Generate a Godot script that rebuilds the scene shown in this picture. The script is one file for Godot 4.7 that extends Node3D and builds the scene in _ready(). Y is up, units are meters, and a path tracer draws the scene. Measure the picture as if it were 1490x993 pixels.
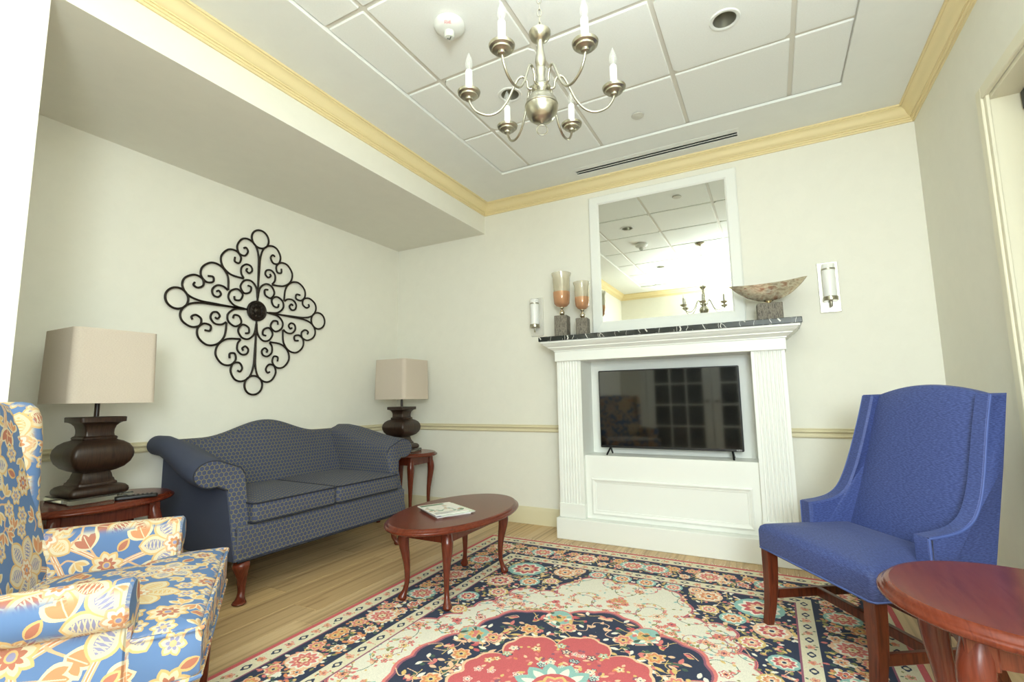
extends Node3D
# Sitting room: x along the fireplace wall, y up, z away from the fireplace wall (z = 0) towards the camera. Metres.

const HC := 2.9195          # drywall ceiling border
const XS := -0.4257         # soffit and pier face
const XL := -1.5035         # alcove wall
const XR := 2.8452          # right wall
const ZR := 4.85            # rear wall
const ZP := 3.19            # pier end
const YS := 2.6444          # soffit underside

# ---------------------------------------------------------------- geometry collector
class G:
	var v := PackedVector3Array()
	var uv := PackedVector2Array()
	var sg := PackedInt32Array()
	var base := 1
	var xf := Transform3D.IDENTITY
	var cap_ids := PackedInt32Array()

	func tri(a: Vector3, b: Vector3, c: Vector3, ua: Vector2, ub: Vector2, uc: Vector2, s: int) -> void:
		v.push_back(xf * a); v.push_back(xf * b); v.push_back(xf * c)
		uv.push_back(ua); uv.push_back(ub); uv.push_back(uc)
		sg.push_back(s)

	func fix(start: int) -> void:
		var vol := 0.0
		var o := v[start]
		for i in range(start, v.size(), 3):
			vol += (v[i] - o).dot((v[i + 1] - o).cross(v[i + 2] - o))
		if vol > 0.0:
			for i in range(start, v.size(), 3):
				var t := v[i + 1]; v[i + 1] = v[i + 2]; v[i + 2] = t
				var q := uv[i + 1]; uv[i + 1] = uv[i + 2]; uv[i + 2] = q

	func cap(ring: PackedVector3Array, s: int, fan: bool) -> void:
		var n := ring.size()
		var nr := Vector3.ZERO
		for i in n:
			nr += ring[i].cross(ring[(i + 1) % n])
		var ax := 0
		var an := nr.abs()
		if an.y >= an.x and an.y >= an.z: ax = 1
		elif an.z >= an.x: ax = 2
		var f := PackedVector2Array()
		for p in ring:
			f.push_back(Vector2(p.z, p.y) if ax == 0 else (Vector2(p.x, p.z) if ax == 1 else Vector2(p.x, p.y)))
		if fan:
			var c := Vector3.ZERO
			var cu := Vector2.ZERO
			for i in n: c += ring[i] / n; cu += f[i] / n
			for i in n:
				var k := (i + 1) % n
				tri(c, ring[i], ring[k], cu, f[i], f[k], s)
		else:
			var ids := cap_ids if cap_ids.size() > 0 else Geometry2D.triangulate_polygon(f)
			if ids.is_empty(): print("cap not filled: ", n)
			for i in range(0, ids.size(), 3):
				tri(ring[ids[i]], ring[ids[i + 1]], ring[ids[i + 2]], f[ids[i]], f[ids[i + 1]], f[ids[i + 2]], s)

	# rings of equal length, joined one after the other; sharp edges stay sharp
	func loft(rings: Array, caps := true, angle := 38.0, fan := true, closed := true) -> void:
		var start := v.size()
		var m: int = rings.size()
		var n: int = rings[0].size()
		var lim := cos(deg_to_rad(angle))
		var colg := PackedInt32Array(); colg.resize(n)
		var sharp := PackedInt32Array(); sharp.resize(n)
		for j in n:
			var worst := 1.0
			for i in m:
				var r: PackedVector3Array = rings[i]
				var e1 := r[j] - r[(j + n - 1) % n]
				var e2 := r[(j + 1) % n] - r[j]
				if e1.length_squared() > 1e-12 and e2.length_squared() > 1e-12:
					worst = minf(worst, e1.normalized().dot(e2.normalized()))
			sharp[j] = 1 if worst < lim else 0
		var first := 0
		for j in n:
			if sharp[j]: first = j; break
		var g := 0
		for k in n:
			var j := (first + k) % n
			if k > 0 and sharp[j]: g += 1
			colg[j] = g
		var bandg := PackedInt32Array(); bandg.resize(m)
		g = 0
		for i in range(1, m - 1):
			var s := 0.0
			var c := 0
			for j in n:
				var d1: Vector3 = rings[i][j] - rings[i - 1][j]
				var d2: Vector3 = rings[i + 1][j] - rings[i][j]
				if d1.length_squared() > 1e-12 and d2.length_squared() > 1e-12:
					s += d1.normalized().dot(d2.normalized()); c += 1
			if c > 0 and s / c < lim: g += 1
			bandg[i] = g
		var vv := 0.0
		var last := n if closed else n - 1
		for i in m - 1:
			var a: PackedVector3Array = rings[i]
			var b: PackedVector3Array = rings[i + 1]
			var step := 0.0
			for j in n: step += a[j].distance_to(b[j]) / n
			var ua := 0.0
			for j in last:
				var k := (j + 1) % n
				var ub := ua + maxf(a[j].distance_to(a[k]), b[j].distance_to(b[k]))
				var s := base + colg[j] * 64 + bandg[i]
				tri(a[j], b[j], b[k], Vector2(ua, vv), Vector2(ua, vv + step), Vector2(ub, vv + step), s)
				tri(a[j], b[k], a[k], Vector2(ua, vv), Vector2(ub, vv + step), Vector2(ub, vv), s)
				ua = ub
			vv += step
		base += (n + 1) * 64 + m
		if caps:
			# the two caps face opposite ways: give the first one the turned order
			var r0: PackedVector3Array = rings[0].duplicate()
			cap(r0, base, fan)
			var mid := v.size()
			var r1: PackedVector3Array = rings[m - 1].duplicate()
			cap(r1, base + 1, fan)
			base += 2
			_turn_caps(start, mid, rings)
		fix(start)

	func _turn_caps(start: int, mid: int, rings: Array) -> void:
		# make both caps agree with the side walls by their direction along the loft
		var n: int = rings[0].size()
		var m: int = rings.size()
		var c0 := Vector3.ZERO
		var c1 := Vector3.ZERO
		for j in n:
			c0 += rings[0][j] / n; c1 += rings[m - 1][j] / n
		var along := c1 - c0
		if along.length() < 1e-6:
			along = rings[m / 2][0] - rings[0][0]
		along = xf.basis * along
		# do the side walls face out or in?
		var ring: PackedVector3Array = rings[m / 2]
		var ar := Vector3.ZERO
		for j in n: ar += ring[j].cross(ring[(j + 1) % n])
		ar = xf.basis * ar
		var sides_sign := 1.0 if ar.dot(along) > 0.0 else -1.0
		# side triangle (a_j, b_j, b_k): counter-clockwise seen from outside when sides_sign < 0
		var out_ccw := -sides_sign
		var total := v.size()
		var capn := (mid - (start + (m - 1) * n * 6)) if true else 0
		var c_start := mid - capn
		for part in 2:
			var s := c_start if part == 0 else mid
			var e := mid if part == 0 else total
			var nrm := Vector3.ZERO
			for i in range(s, e, 3):
				nrm += (v[i + 1] - v[i]).cross(v[i + 2] - v[i])
			var want := along * (-1.0 if part == 0 else 1.0) * out_ccw
			if nrm.dot(want) < 0.0:
				for i in range(s, e, 3):
					var t := v[i + 1]; v[i + 1] = v[i + 2]; v[i + 2] = t
					var q := uv[i + 1]; uv[i + 1] = uv[i + 2]; uv[i + 2] = q

	static func rect(hx: float, hz: float, y: float, ch: float, seg := 1) -> PackedVector3Array:
		# rectangle with chamfered (seg 1) or rounded corners, lying flat at height y
		var r := PackedVector3Array()
		ch = minf(ch, minf(hx, hz) * 0.999)
		var cs := [[1, 1], [-1, 1], [-1, -1], [1, -1]]
		for q in 4:
			var cx: float = cs[q][0] * (hx - ch)
			var cz: float = cs[q][1] * (hz - ch)
			for s in seg + 1:
				var t := (q + float(s) / seg) * PI / 2
				r.push_back(Vector3(cx + cos(t) * ch, y, cz + sin(t) * ch))
		return r

	static func oval(ax: float, az: float, y: float, seg := 48) -> PackedVector3Array:
		var r := PackedVector3Array()
		for i in seg:
			var t := TAU * i / seg
			r.push_back(Vector3(cos(t) * ax, y, sin(t) * az))
		return r

	func box(c: Vector3, s: Vector3, bev := 0.003) -> void:
		var h := s / 2
		var b := minf(bev, minf(h.x, minf(h.y, h.z)) * 0.6)
		var rings := []
		if b < 1e-6:
			for y in [-h.y, h.y]:
				rings.push_back(PackedVector3Array([c + Vector3(h.x, y, h.z), c + Vector3(-h.x, y, h.z), c + Vector3(-h.x, y, -h.z), c + Vector3(h.x, y, -h.z)]))
			loft(rings, true, 20.0)
			return
		for a in [[-h.y, b], [-h.y + b, 0.0], [h.y - b, 0.0], [h.y, b]]:
			var r := G.rect(h.x - a[1], h.z - a[1], a[0], b)
			for i in r.size(): r[i] += c
			rings.push_back(r)
		loft(rings, true, 20.0)

	func span(a: Vector3, b: Vector3, bev := 0.003) -> void:
		box((a + b) / 2, (b - a).abs(), bev)

	func lathe(profile: Array, seg := 32, at := Vector3.ZERO) -> void:
		var rings := []
		for p in profile:
			var r := PackedVector3Array()
			for i in seg:
				var t := TAU * i / seg
				r.push_back(at + Vector3(cos(t) * maxf(p.x, 0.0002), p.y, sin(t) * maxf(p.x, 0.0002)))
			rings.push_back(r)
		loft(rings, true, 42.0)

	func tube(path: Array, rad, seg := 10, closed := false) -> void:
		var n := path.size()
		var rings := []
		var up := Vector3.UP
		var d0: Vector3 = path[1] - path[0]
		if absf(d0.normalized().dot(up)) > 0.95: up = Vector3.RIGHT
		var side := d0.cross(up).normalized()
		for i in n:
			var d: Vector3
			if closed: d = path[(i + 1) % n] - path[(i + n - 1) % n]
			else: d = path[mini(i + 1, n - 1)] - path[maxi(i - 1, 0)]
			d = d.normalized()
			side = (side - d * side.dot(d)).normalized()
			var oth := d.cross(side)
			var r := PackedVector3Array()
			var rr: float = rad[i] if rad is Array else rad
			for k in seg:
				var t := TAU * k / seg
				r.push_back(path[i] + (side * cos(t) + oth * sin(t)) * rr)
			rings.push_back(r)
		if closed:
			rings.push_back(rings[0].duplicate())
		loft(rings, not closed, 60.0)

	# polygon in the xy plane pushed along z, edges chamfered
	func prism(poly: PackedVector2Array, depth: float, bev := 0.0, angle := 30.0) -> void:
		var rings := []
		var n := poly.size()
		var area := 0.0
		for i in n: area += poly[i].cross(poly[(i + 1) % n])
		var sgn := 1.0 if area > 0 else -1.0
		var inn := PackedVector2Array()
		for i in n:
			var e1 := (poly[i] - poly[(i + n - 1) % n]).normalized()
			var e2 := (poly[(i + 1) % n] - poly[i]).normalized()
			var n1 := Vector2(-e1.y, e1.x) * sgn
			var n2 := Vector2(-e2.y, e2.x) * sgn
			var k := n1 + n2
			inn.push_back(poly[i] + k / maxf(0.35, 1.0 + n1.dot(n2)) * bev)
		var lv := [[inn, 0.0], [poly, bev], [poly, depth - bev], [inn, depth]] if bev > 0.0 else [[poly, 0.0], [poly, depth]]
		for l in lv:
			var r := PackedVector3Array()
			for p in l[0]: r.push_back(Vector3(p.x, p.y, l[1]))
			rings.push_back(r)
		cap_ids = Geometry2D.triangulate_polygon(poly)
		loft(rings, true, angle, false)
		cap_ids = PackedInt32Array()

	# soft cushion: rounded box with a crowned top
	func cushion(hx: float, hy: float, hz: float, corner: float, edge: float, crown := 0.0, c := Vector3.ZERO) -> void:
		var rings := []
		var lv := []
		for s in 7:
			var t := -PI / 2 + s / 6.0 * PI / 2
			lv.push_back([edge * (1 - cos(t)), -hy + edge + edge * sin(t)])
		for s in 7:
			var t := s / 6.0 * PI / 2
			lv.push_back([edge * (1 - cos(t)), hy - edge + edge * sin(t)])
		for l in lv:
			var r := G.rect(hx - l[0], hz - l[0], l[1], maxf(corner - l[0] * 0.5, 0.004), 4)
			rings.push_back(r)
		for s in range(1, 7):
			var k := 1.0 - s / 6.2
			var r := G.rect((hx - edge) * k, (hz - edge) * k, hy + crown * (1.0 - k * k), maxf(corner * k * 0.6, 0.003), 4)
			rings.push_back(r)
		for r in rings:
			for i in r.size(): r[i] += c
		loft(rings, true, 50.0)

	func mesh() -> ArrayMesh:
		var st := SurfaceTool.new()
		st.begin(Mesh.PRIMITIVE_TRIANGLES)
		for i in v.size():
			if i % 3 == 0: st.set_smooth_group(sg[i / 3])
			st.set_uv(uv[i])
			st.add_vertex(v[i])
		st.generate_normals()
		st.index()
		st.generate_tangents()
		return st.commit()

# ---------------------------------------------------------------- scene helpers
var M := {}
var used := {}

func numbered(called: String) -> String:
	var n: int = used.get(called, 0)
	used[called] = n + 1
	return called if n == 0 else "%s_%03d" % [called, n]

func put(g: G, called: String, m: Material, parent: Node = self) -> MeshInstance3D:
	var o := MeshInstance3D.new()
	o.mesh = g.mesh()
	o.material_override = m
	o.name = numbered(called) if parent == self else called
	parent.add_child(o, true)
	return o

func putm(me: Mesh, called: String, m: Material, parent: Node, at := Transform3D.IDENTITY) -> MeshInstance3D:
	var o := MeshInstance3D.new()
	o.mesh = me
	o.material_override = m
	o.name = called
	o.transform = at
	parent.add_child(o, true)
	return o

func tag(o: Node, label: String, category: String, group := "") -> void:
	o.set_meta("label", label); o.set_meta("category", category)
	if group != "": o.set_meta("group", group)

func thing(called: String, label: String, category: String, at := Vector3.ZERO, turn := 0.0, group := "") -> Node3D:
	var o := Node3D.new()
	o.name = numbered(called)
	add_child(o)
	o.position = at; o.rotation.y = turn
	tag(o, label, category, group)
	return o

func struct_(g: G, called: String, m: Material, label: String, category: String) -> MeshInstance3D:
	var o := put(g, called, m)
	o.set_meta("kind", "structure")
	tag(o, label, category)
	return o

func curve(pts: Array, per := 6) -> Array:
	var out := []
	var n := pts.size()
	for i in n - 1:
		var p0 = pts[maxi(i - 1, 0)]
		var p1 = pts[i]
		var p2 = pts[i + 1]
		var p3 = pts[mini(i + 2, n - 1)]
		for k in per:
			out.push_back(p1.cubic_interpolate(p2, p0, p3, float(k) / per))
	out.push_back(pts[n - 1])
	return out

func lerp_list(a: Array, per := 6) -> Array:
	var out := []
	for i in a.size() - 1:
		for k in per: out.push_back(lerpf(a[i], a[i + 1], float(k) / per))
	out.push_back(a[a.size() - 1])
	return out

# ---------------------------------------------------------------- textures
func tex(img: Image) -> ImageTexture:
	img.generate_mipmaps()
	return ImageTexture.create_from_image(img)

func noise(seed_: int, freq: float, oct := 4) -> FastNoiseLite:
	var n := FastNoiseLite.new()
	n.noise_type = FastNoiseLite.TYPE_SIMPLEX_SMOOTH
	n.seed = seed_; n.frequency = freq
	n.fractal_octaves = oct
	return n

func mixed(w: int, h: int, seed_: int, freq: float, sx: float, sy: float, cols: Array, contrast := 1.0, oct := 4) -> ImageTexture:
	# streaked noise through a colour ramp; seamless because the source is blended at its edges
	var nw := maxi(8, int(w * sx))
	var nh := maxi(8, int(h * sy))
	var src := noise(seed_, freq, oct).get_seamless_image(nw, nh)
	src.resize(w, h, Image.INTERPOLATE_CUBIC)
	var img := Image.create(w, h, false, Image.FORMAT_RGB8)
	var gr := Gradient.new()
	gr.offsets = PackedFloat32Array(); gr.colors = PackedColorArray()
	var ofs := PackedFloat32Array()
	var cc := PackedColorArray()
	for i in cols.size():
		ofs.push_back(float(i) / (cols.size() - 1)); cc.push_back(cols[i])
	gr.offsets = ofs; gr.colors = cc
	var lut := []
	for i in 256: lut.push_back(gr.sample(clampf((i / 255.0 - 0.5) * contrast + 0.5, 0, 1)))
	for y in h:
		for x in w:
			img.set_pixel(x, y, lut[int(src.get_pixel(x, y).r * 255.0)])
	return tex(img)

func c255(r: float, g: float, b: float) -> Color:
	return Color(r / 255.0, g / 255.0, b / 255.0)

func mat(col: Color, rough := 0.6, metal := 0.0, t: Texture2D = null, tri := Vector3.ZERO) -> StandardMaterial3D:
	var m := StandardMaterial3D.new()
	m.albedo_color = col; m.roughness = rough; m.metallic = metal
	if t:
		m.albedo_texture = t
		if tri != Vector3.ZERO:
			m.uv1_triplanar = true
			m.uv1_triplanar_sharpness = 6.0
			m.uv1_scale = tri
	return m

# painter: polygons filled by scan lines
func fillp(img: Image, pts: PackedVector2Array, col: Color, wrap := false) -> void:
	var w := img.get_width()
	var h := img.get_height()
	var lo := pts[0]
	var hi := pts[0]
	for p in pts: lo = lo.min(p); hi = hi.max(p)
	var offs := [Vector2.ZERO]
	if wrap:
		for dx in [-1, 0, 1]:
			for dy in [-1, 0, 1]:
				if dx == 0 and dy == 0: continue
				var o := Vector2(dx * w, dy * h)
				if lo.x + o.x < w and hi.x + o.x > 0 and lo.y + o.y < h and hi.y + o.y > 0: offs.push_back(o)
	var n := pts.size()
	for o in offs:
		var y0 := maxi(0, int(floor(lo.y + o.y)))
		var y1 := mini(h - 1, int(ceil(hi.y + o.y)))
		for y in range(y0, y1 + 1):
			var yy: float = y + 0.5 - o.y
			var xs := PackedFloat32Array()
			for i in n:
				var a := pts[i]
				var b := pts[(i + 1) % n]
				if (a.y <= yy) != (b.y <= yy):
					xs.push_back(a.x + (yy - a.y) / (b.y - a.y) * (b.x - a.x) + o.x)
			xs.sort()
			for i in range(0, xs.size() - 1, 2):
				var x0 := int(round(xs[i]))
				var x1 := int(round(xs[i + 1]))
				if x1 > x0: img.fill_rect(Rect2i(x0, y, x1 - x0, 1), col)

func petal(c: Vector2, ang: float, l: float, wd: float, blunt := 0.6, n := 9) -> PackedVector2Array:
	var r := PackedVector2Array()
	var d := Vector2.from_angle(ang)
	var s := d.orthogonal()
	for i in n + 1:
		var t := float(i) / n
		r.push_back(c + d * l * t + s * wd * pow(sin(PI * pow(t, blunt + 0.3)), 0.8))
	for i in range(n - 1, 0, -1):
		var t := float(i) / n
		r.push_back(c + d * l * t - s * wd * pow(sin(PI * pow(t, blunt + 0.3)), 0.8))
	return r

func disc(c: Vector2, rx: float, ry: float, rot := 0.0, n := 18) -> PackedVector2Array:
	var r := PackedVector2Array()
	for i in n:
		r.push_back(c + Vector2(cos(TAU * i / n) * rx, sin(TAU * i / n) * ry).rotated(rot))
	return r

func flower(img: Image, c: Vector2, r: float, n: int, out: Color, fill: Color, mid: Color, core: Color, rot: float, wrap := false, fat := 0.34) -> void:
	for k in n: fillp(img, petal(c, rot + TAU * k / n, r, r * fat, 1.0), out, wrap)
	for k in n: fillp(img, petal(c, rot + TAU * k / n, r * 0.84, r * fat * 0.68, 1.0), fill, wrap)
	for k in n: fillp(img, petal(c, rot + TAU * k / n, r * 0.55, r * fat * 0.4, 1.0), mid, wrap)
	fillp(img, disc(c, r * 0.24, r * 0.24), out, wrap)
	fillp(img, disc(c, r * 0.16, r * 0.16), core, wrap)

func stroke(img: Image, pts: Array, wd: float, col: Color, wrap := false) -> void:
	for i in pts.size() - 1:
		var a: Vector2 = pts[i]
		var b: Vector2 = pts[i + 1]
		var s := (b - a).orthogonal().normalized() * wd * 0.5
		var e := (b - a).normalized() * wd * 0.35
		fillp(img, PackedVector2Array([a - e + s, b + e + s, b + e - s, a - e - s]), col, wrap)

func rug_texture() -> ImageTexture:
	var q := 500.0
	var w := 615
	var h := 850
	var img := Image.create(w, h, false, Image.FORMAT_RGB8)
	var ivory := c255(232, 226, 206)
	var cream := c255(228, 218, 186)
	var navy := c255(50, 58, 80)
	var red := c255(204, 98, 100)
	var rose := c255(222, 128, 120)
	var orange := c255(222, 142, 96)
	var peach := c255(238, 196, 158)
	var teal := c255(148, 190, 180)
	var olive := c255(150, 146, 92)
	var gold := c255(222, 190, 120)
	var green := c255(78, 100, 84)
	var white := c255(240, 234, 214)
	var plum := c255(150, 92, 110)
	var rng := RandomNumberGenerator.new()
	rng.seed = 77
	img.fill(ivory)
	# --- ivory field: winding stems, leaves and small flowers
	for s in 84:
		var c := Vector2(rng.randf_range(200, 640), rng.randf_range(200, 860))
		var pts := []
		var rr := rng.randf_range(18, 46)
		var a0 := rng.randf_range(0, TAU)
		var turn: float = [-1.0, 1.0][rng.randi() % 2]
		for k in 22:
			var t := k / 21.0
			pts.push_back(c + Vector2.from_angle(a0 + turn * t * 5.2) * rr * (1.25 - t * 0.75))
		stroke(img, pts, 1.6, [green, olive, plum][rng.randi() % 3])
		for k in range(2, 21, 3):
			fillp(img, petal(pts[k], rng.randf_range(0, TAU), rng.randf_range(8, 15), 3.6), [olive, peach, teal, rose, gold][rng.randi() % 5])
		flower(img, pts[21], rng.randf_range(9, 17), 6, [rose, red, peach, gold][rng.randi() % 4], [peach, white, rose][rng.randi() % 3], [red, orange][rng.randi() % 2], navy, rng.randf() * 2)
		flower(img, pts[0], rng.randf_range(6, 10), 5, [red, orange][rng.randi() % 2], rose, peach, navy, rng.randf() * 2)
	for s in 420:
		var c := Vector2(rng.randf_range(200, 640), rng.randf_range(200, 860))
		fillp(img, petal(c, rng.randf_range(0, TAU), rng.randf_range(6, 12), 2.6), [olive, rose, teal, gold, peach][rng.randi() % 5])
	# --- corner spandrel: navy with a scalloped edge
	var sp := PackedVector2Array([Vector2(205, 205), Vector2(640, 205), Vector2(640, 268)])
	var knots := [Vector2(615, 262), Vector2(575, 285), Vector2(520, 265), Vector2(470, 320), Vector2(450, 420), Vector2(398, 430), Vector2(345, 430), Vector2(340, 490), Vector2(322, 535), Vector2(290, 590), Vector2(285, 640), Vector2(250, 690), Vector2(205, 740)]
	var edge := []
	for i in knots.size() - 1:
		for k in 8:
			var t := k / 8.0
			var d: Vector2 = knots[i + 1] - knots[i]
			edge.push_back(knots[i] + d * t + d.orthogonal() * (-0.24) * sin(PI * t))
	edge.push_back(knots[-1])
	for p in edge: sp.push_back(p)
	fillp(img, sp, navy)
	stroke(img, edge, 7, rose)
	stroke(img, edge, 2.4, plum)
	var inside := func(p: Vector2) -> bool: return Geometry2D.is_point_in_polygon(p, sp)
	for s in 1100:
		var c := Vector2(rng.randf_range(205, 615), rng.randf_range(205, 720))
		if not inside.call(c): continue
		if s % 4 == 0:
			var e := c + Vector2.from_angle(rng.randf() * TAU) * 26
			stroke(img, curve([c, (c + e) / 2 + Vector2(rng.randf_range(-10, 10), rng.randf_range(-10, 10)), e], 4), 2.2, [gold, olive, peach][rng.randi() % 3])
		fillp(img, petal(c, rng.randf_range(0, TAU), rng.randf_range(9, 17), 4.0), [olive, gold, peach, white, rose][rng.randi() % 5])
	for f in [[Vector2(290, 285), 50], [Vector2(410, 262), 30], [Vector2(505, 240), 22], [Vector2(580, 238), 24], [Vector2(262, 405), 34], [Vector2(345, 375), 26], [Vector2(300, 480), 24], [Vector2(240, 540), 26], [Vector2(262, 620), 20], [Vector2(445, 235), 18], [Vector2(400, 345), 20]]:
		var c: Vector2 = f[0]
		var r: float = f[1]
		fillp(img, disc(c, r * 1.16, r * 1.16), [gold, peach, teal][rng.randi() % 3])
		flower(img, c, r, 9, white, [rose, orange, red][rng.randi() % 3], peach, navy, rng.randf() * 3, false, 0.3)
	# --- medallion, around (615, 822)
	var mc := Vector2(615, 822)
	var lob := func(base_r: float, amp: float, yk: float) -> PackedVector2Array:
		var r := PackedVector2Array()
		for i in 160:
			var t := TAU * i / 160
			var rad: float = base_r * (1.0 - amp * 0.9 + amp * 2.0 * pow(absf(cos(4.0 * t)), 0.6) * (0.8 + 0.2 * absf(cos(12.0 * t))))
			r.push_back(mc + Vector2(cos(t) * rad, sin(t) * rad * yk))
		return r
	fillp(img, lob.call(292.0, 0.1, 1.1), rose)
	fillp(img, lob.call(285.0, 0.1, 1.1), plum)
	fillp(img, lob.call(280.0, 0.1, 1.1), navy)
	for k in 8:
		var t := TAU * (k + 0.5) / 8
		var c := mc + Vector2(cos(t) * 262, sin(t) * 288)
		fillp(img, disc(c, 46, 34, t), rose)
		fillp(img, disc(c, 42, 30, t), teal)
		flower(img, c, 20, 6, gold, orange, gold, navy, t)
	for s in 560:
		var t := rng.randf() * TAU
		var rr := rng.randf_range(165, 292)
		var c := mc + Vector2(cos(t) * rr, sin(t) * rr * 1.08)
		if s % 3 == 0:
			var e := c + Vector2.from_angle(rng.randf() * TAU) * 34
			stroke(img, curve([c, (c + e) / 2 + Vector2(rng.randf_range(-14, 14), rng.randf_range(-14, 14)), e], 4), 2.4, [gold, peach][rng.randi() % 2])
		fillp(img, petal(c, rng.randf_range(0, TAU), rng.randf_range(12, 26), 5.0), [green, gold, peach, white, rose, red][rng.randi() % 6])
	for k in 16:
		var t := TAU * (k + 0.25) / 16
		var c := mc + Vector2(cos(t) * 224, sin(t) * 240)
		flower(img, c, 23, 7, peach, [orange, rose][k % 2], gold, navy, t)
	fillp(img, lob.call(176.0, 0.13, 1.05), peach)
	fillp(img, lob.call(170.0, 0.13, 1.05), red)
	for s in 270:
		var t := rng.randf() * TAU
		var rr := sqrt(rng.randf()) * 165
		var c := mc + Vector2(cos(t) * rr, sin(t) * rr)
		if s % 3 == 0: flower(img, c, rng.randf_range(7, 13), 5, [white, navy, gold][rng.randi() % 3], [peach, rose, teal][rng.randi() % 3], white, navy, t)
		else: fillp(img, petal(c, rng.randf_range(0, TAU), rng.randf_range(8, 18), 3.6), [rose, peach, gold, plum, orange][rng.randi() % 5])
	for k in 12: fillp(img, petal(mc, TAU * k / 12, 84, 18, 1.2), teal)
	for k in 12: fillp(img, petal(mc, TAU * k / 12, 70, 9, 1.2), white)
	fillp(img, disc(mc, 46, 46), red)
	flower(img, mc, 40, 8, gold, rose, white, navy, 0)
	# --- borders, from the field outwards
	var frame := func(a: float, b: float, col: Color) -> void:
		img.fill_rect(Rect2i(int(a), int(a), w, int(b - a)), col)
		img.fill_rect(Rect2i(int(a), int(a), int(b - a), h), col)
	frame.call(0, 212, plum)
	frame.call(0, 208, cream)
	frame.call(0, 173, navy)
	frame.call(0, 56, plum)
	frame.call(0, 52, cream)
	frame.call(0, 12, red)
	# small ovals and sprigs on the two cream bands
	for band in [[32.0, 11.0], [190.0, 10.0]]:
		var m: float = band[0]
		for ax in 2:
			var k := 0
			var p: float = m + 20
			while p < (w if ax == 0 else h) + 20:
				var c := Vector2(p, m) if ax == 0 else Vector2(m, p)
				if k % 2 == 0:
					var d := Vector2(1, 0) if ax == 0 else Vector2(0, 1)
					for sg in [-1, 1]: fillp(img, petal(c, d.angle() + (0.0 if sg > 0 else PI), 13, 4, 1.0), navy)
					fillp(img, disc(c, 8.5, 8.5), navy)
					fillp(img, disc(c, 5.0, 5.0), cream)
				else:
					flower(img, c, 10, 5, rose, peach, orange, plum, rng.randf() * 3)
					for s in 5:
						fillp(img, petal(c + Vector2(rng.randf_range(-15, 15), rng.randf_range(-13, 13)), rng.randf() * TAU, 7, 2.2), [olive, rose, orange, green][rng.randi() % 4])
				p += 34.0; k += 1
	# the wide navy border
	for ax in 2:
		var l: float = (w if ax == 0 else h) + 30.0
		var pt := func(p: float, o: float) -> Vector2: return Vector2(p, 114 + o) if ax == 0 else Vector2(114 + o, p)
		var wave := []
		var p := 70.0
		while p < l:
			wave.push_back(pt.call(p, sin(p * 0.055) * 34)); p += 4
		stroke(img, wave, 3.0, gold)
		for s in int(l / 1.2):
			var c: Vector2 = pt.call(rng.randf_range(66, l), rng.randf_range(-46, 46))
			fillp(img, petal(c, rng.randf() * TAU, rng.randf_range(9, 17), rng.randf_range(3, 5)), [olive, gold, peach, white, green, rose, orange][rng.randi() % 7])
		p = 112.0
		var k := 0
		while p < l:
			if k % 3 == 0:
				fillp(img, disc(pt.call(p, 0), 40, 36), [peach, teal][(k / 3) % 2])
				flower(img, pt.call(p, 0), 36, 10, white, rose, peach, navy, 0.2, false, 0.26)
				fillp(img, disc(pt.call(p, 0), 14, 14), red)
				flower(img, pt.call(p, 0), 12, 6, gold, white, gold, navy, 0)
			else:
				flower(img, pt.call(p, -26), 20, 7, peach, [orange, rose][k % 2], gold, navy, p)
				flower(img, pt.call(p + 14, 26), 18, 6, white, [red, peach][k % 2], orange, navy, p)
			p += 52; k += 1
	# unfold the quarter
	var full := Image.create(w * 2, h * 2, false, Image.FORMAT_RGB8)
	full.blit_rect(img, Rect2i(0, 0, w, h), Vector2i(0, 0))
	img.flip_x(); full.blit_rect(img, Rect2i(0, 0, w, h), Vector2i(w, 0))
	img.flip_y(); full.blit_rect(img, Rect2i(0, 0, w, h), Vector2i(w, h))
	img.flip_x(); full.blit_rect(img, Rect2i(0, 0, w, h), Vector2i(0, h))
	# wool: tiny variation of every knot
	var rn := RandomNumberGenerator.new()
	rn.seed = 5
	for y in range(0, h * 2):
		for x in range(0, w * 2, 1):
			if (x + y * 3) % 2 == 0:
				var c := full.get_pixel(x, y)
				var f := rn.randf_range(0.9, 1.06)
				full.set_pixel(x, y, Color(c.r * f, c.g * f, c.b * f))
	return tex(full)

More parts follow.
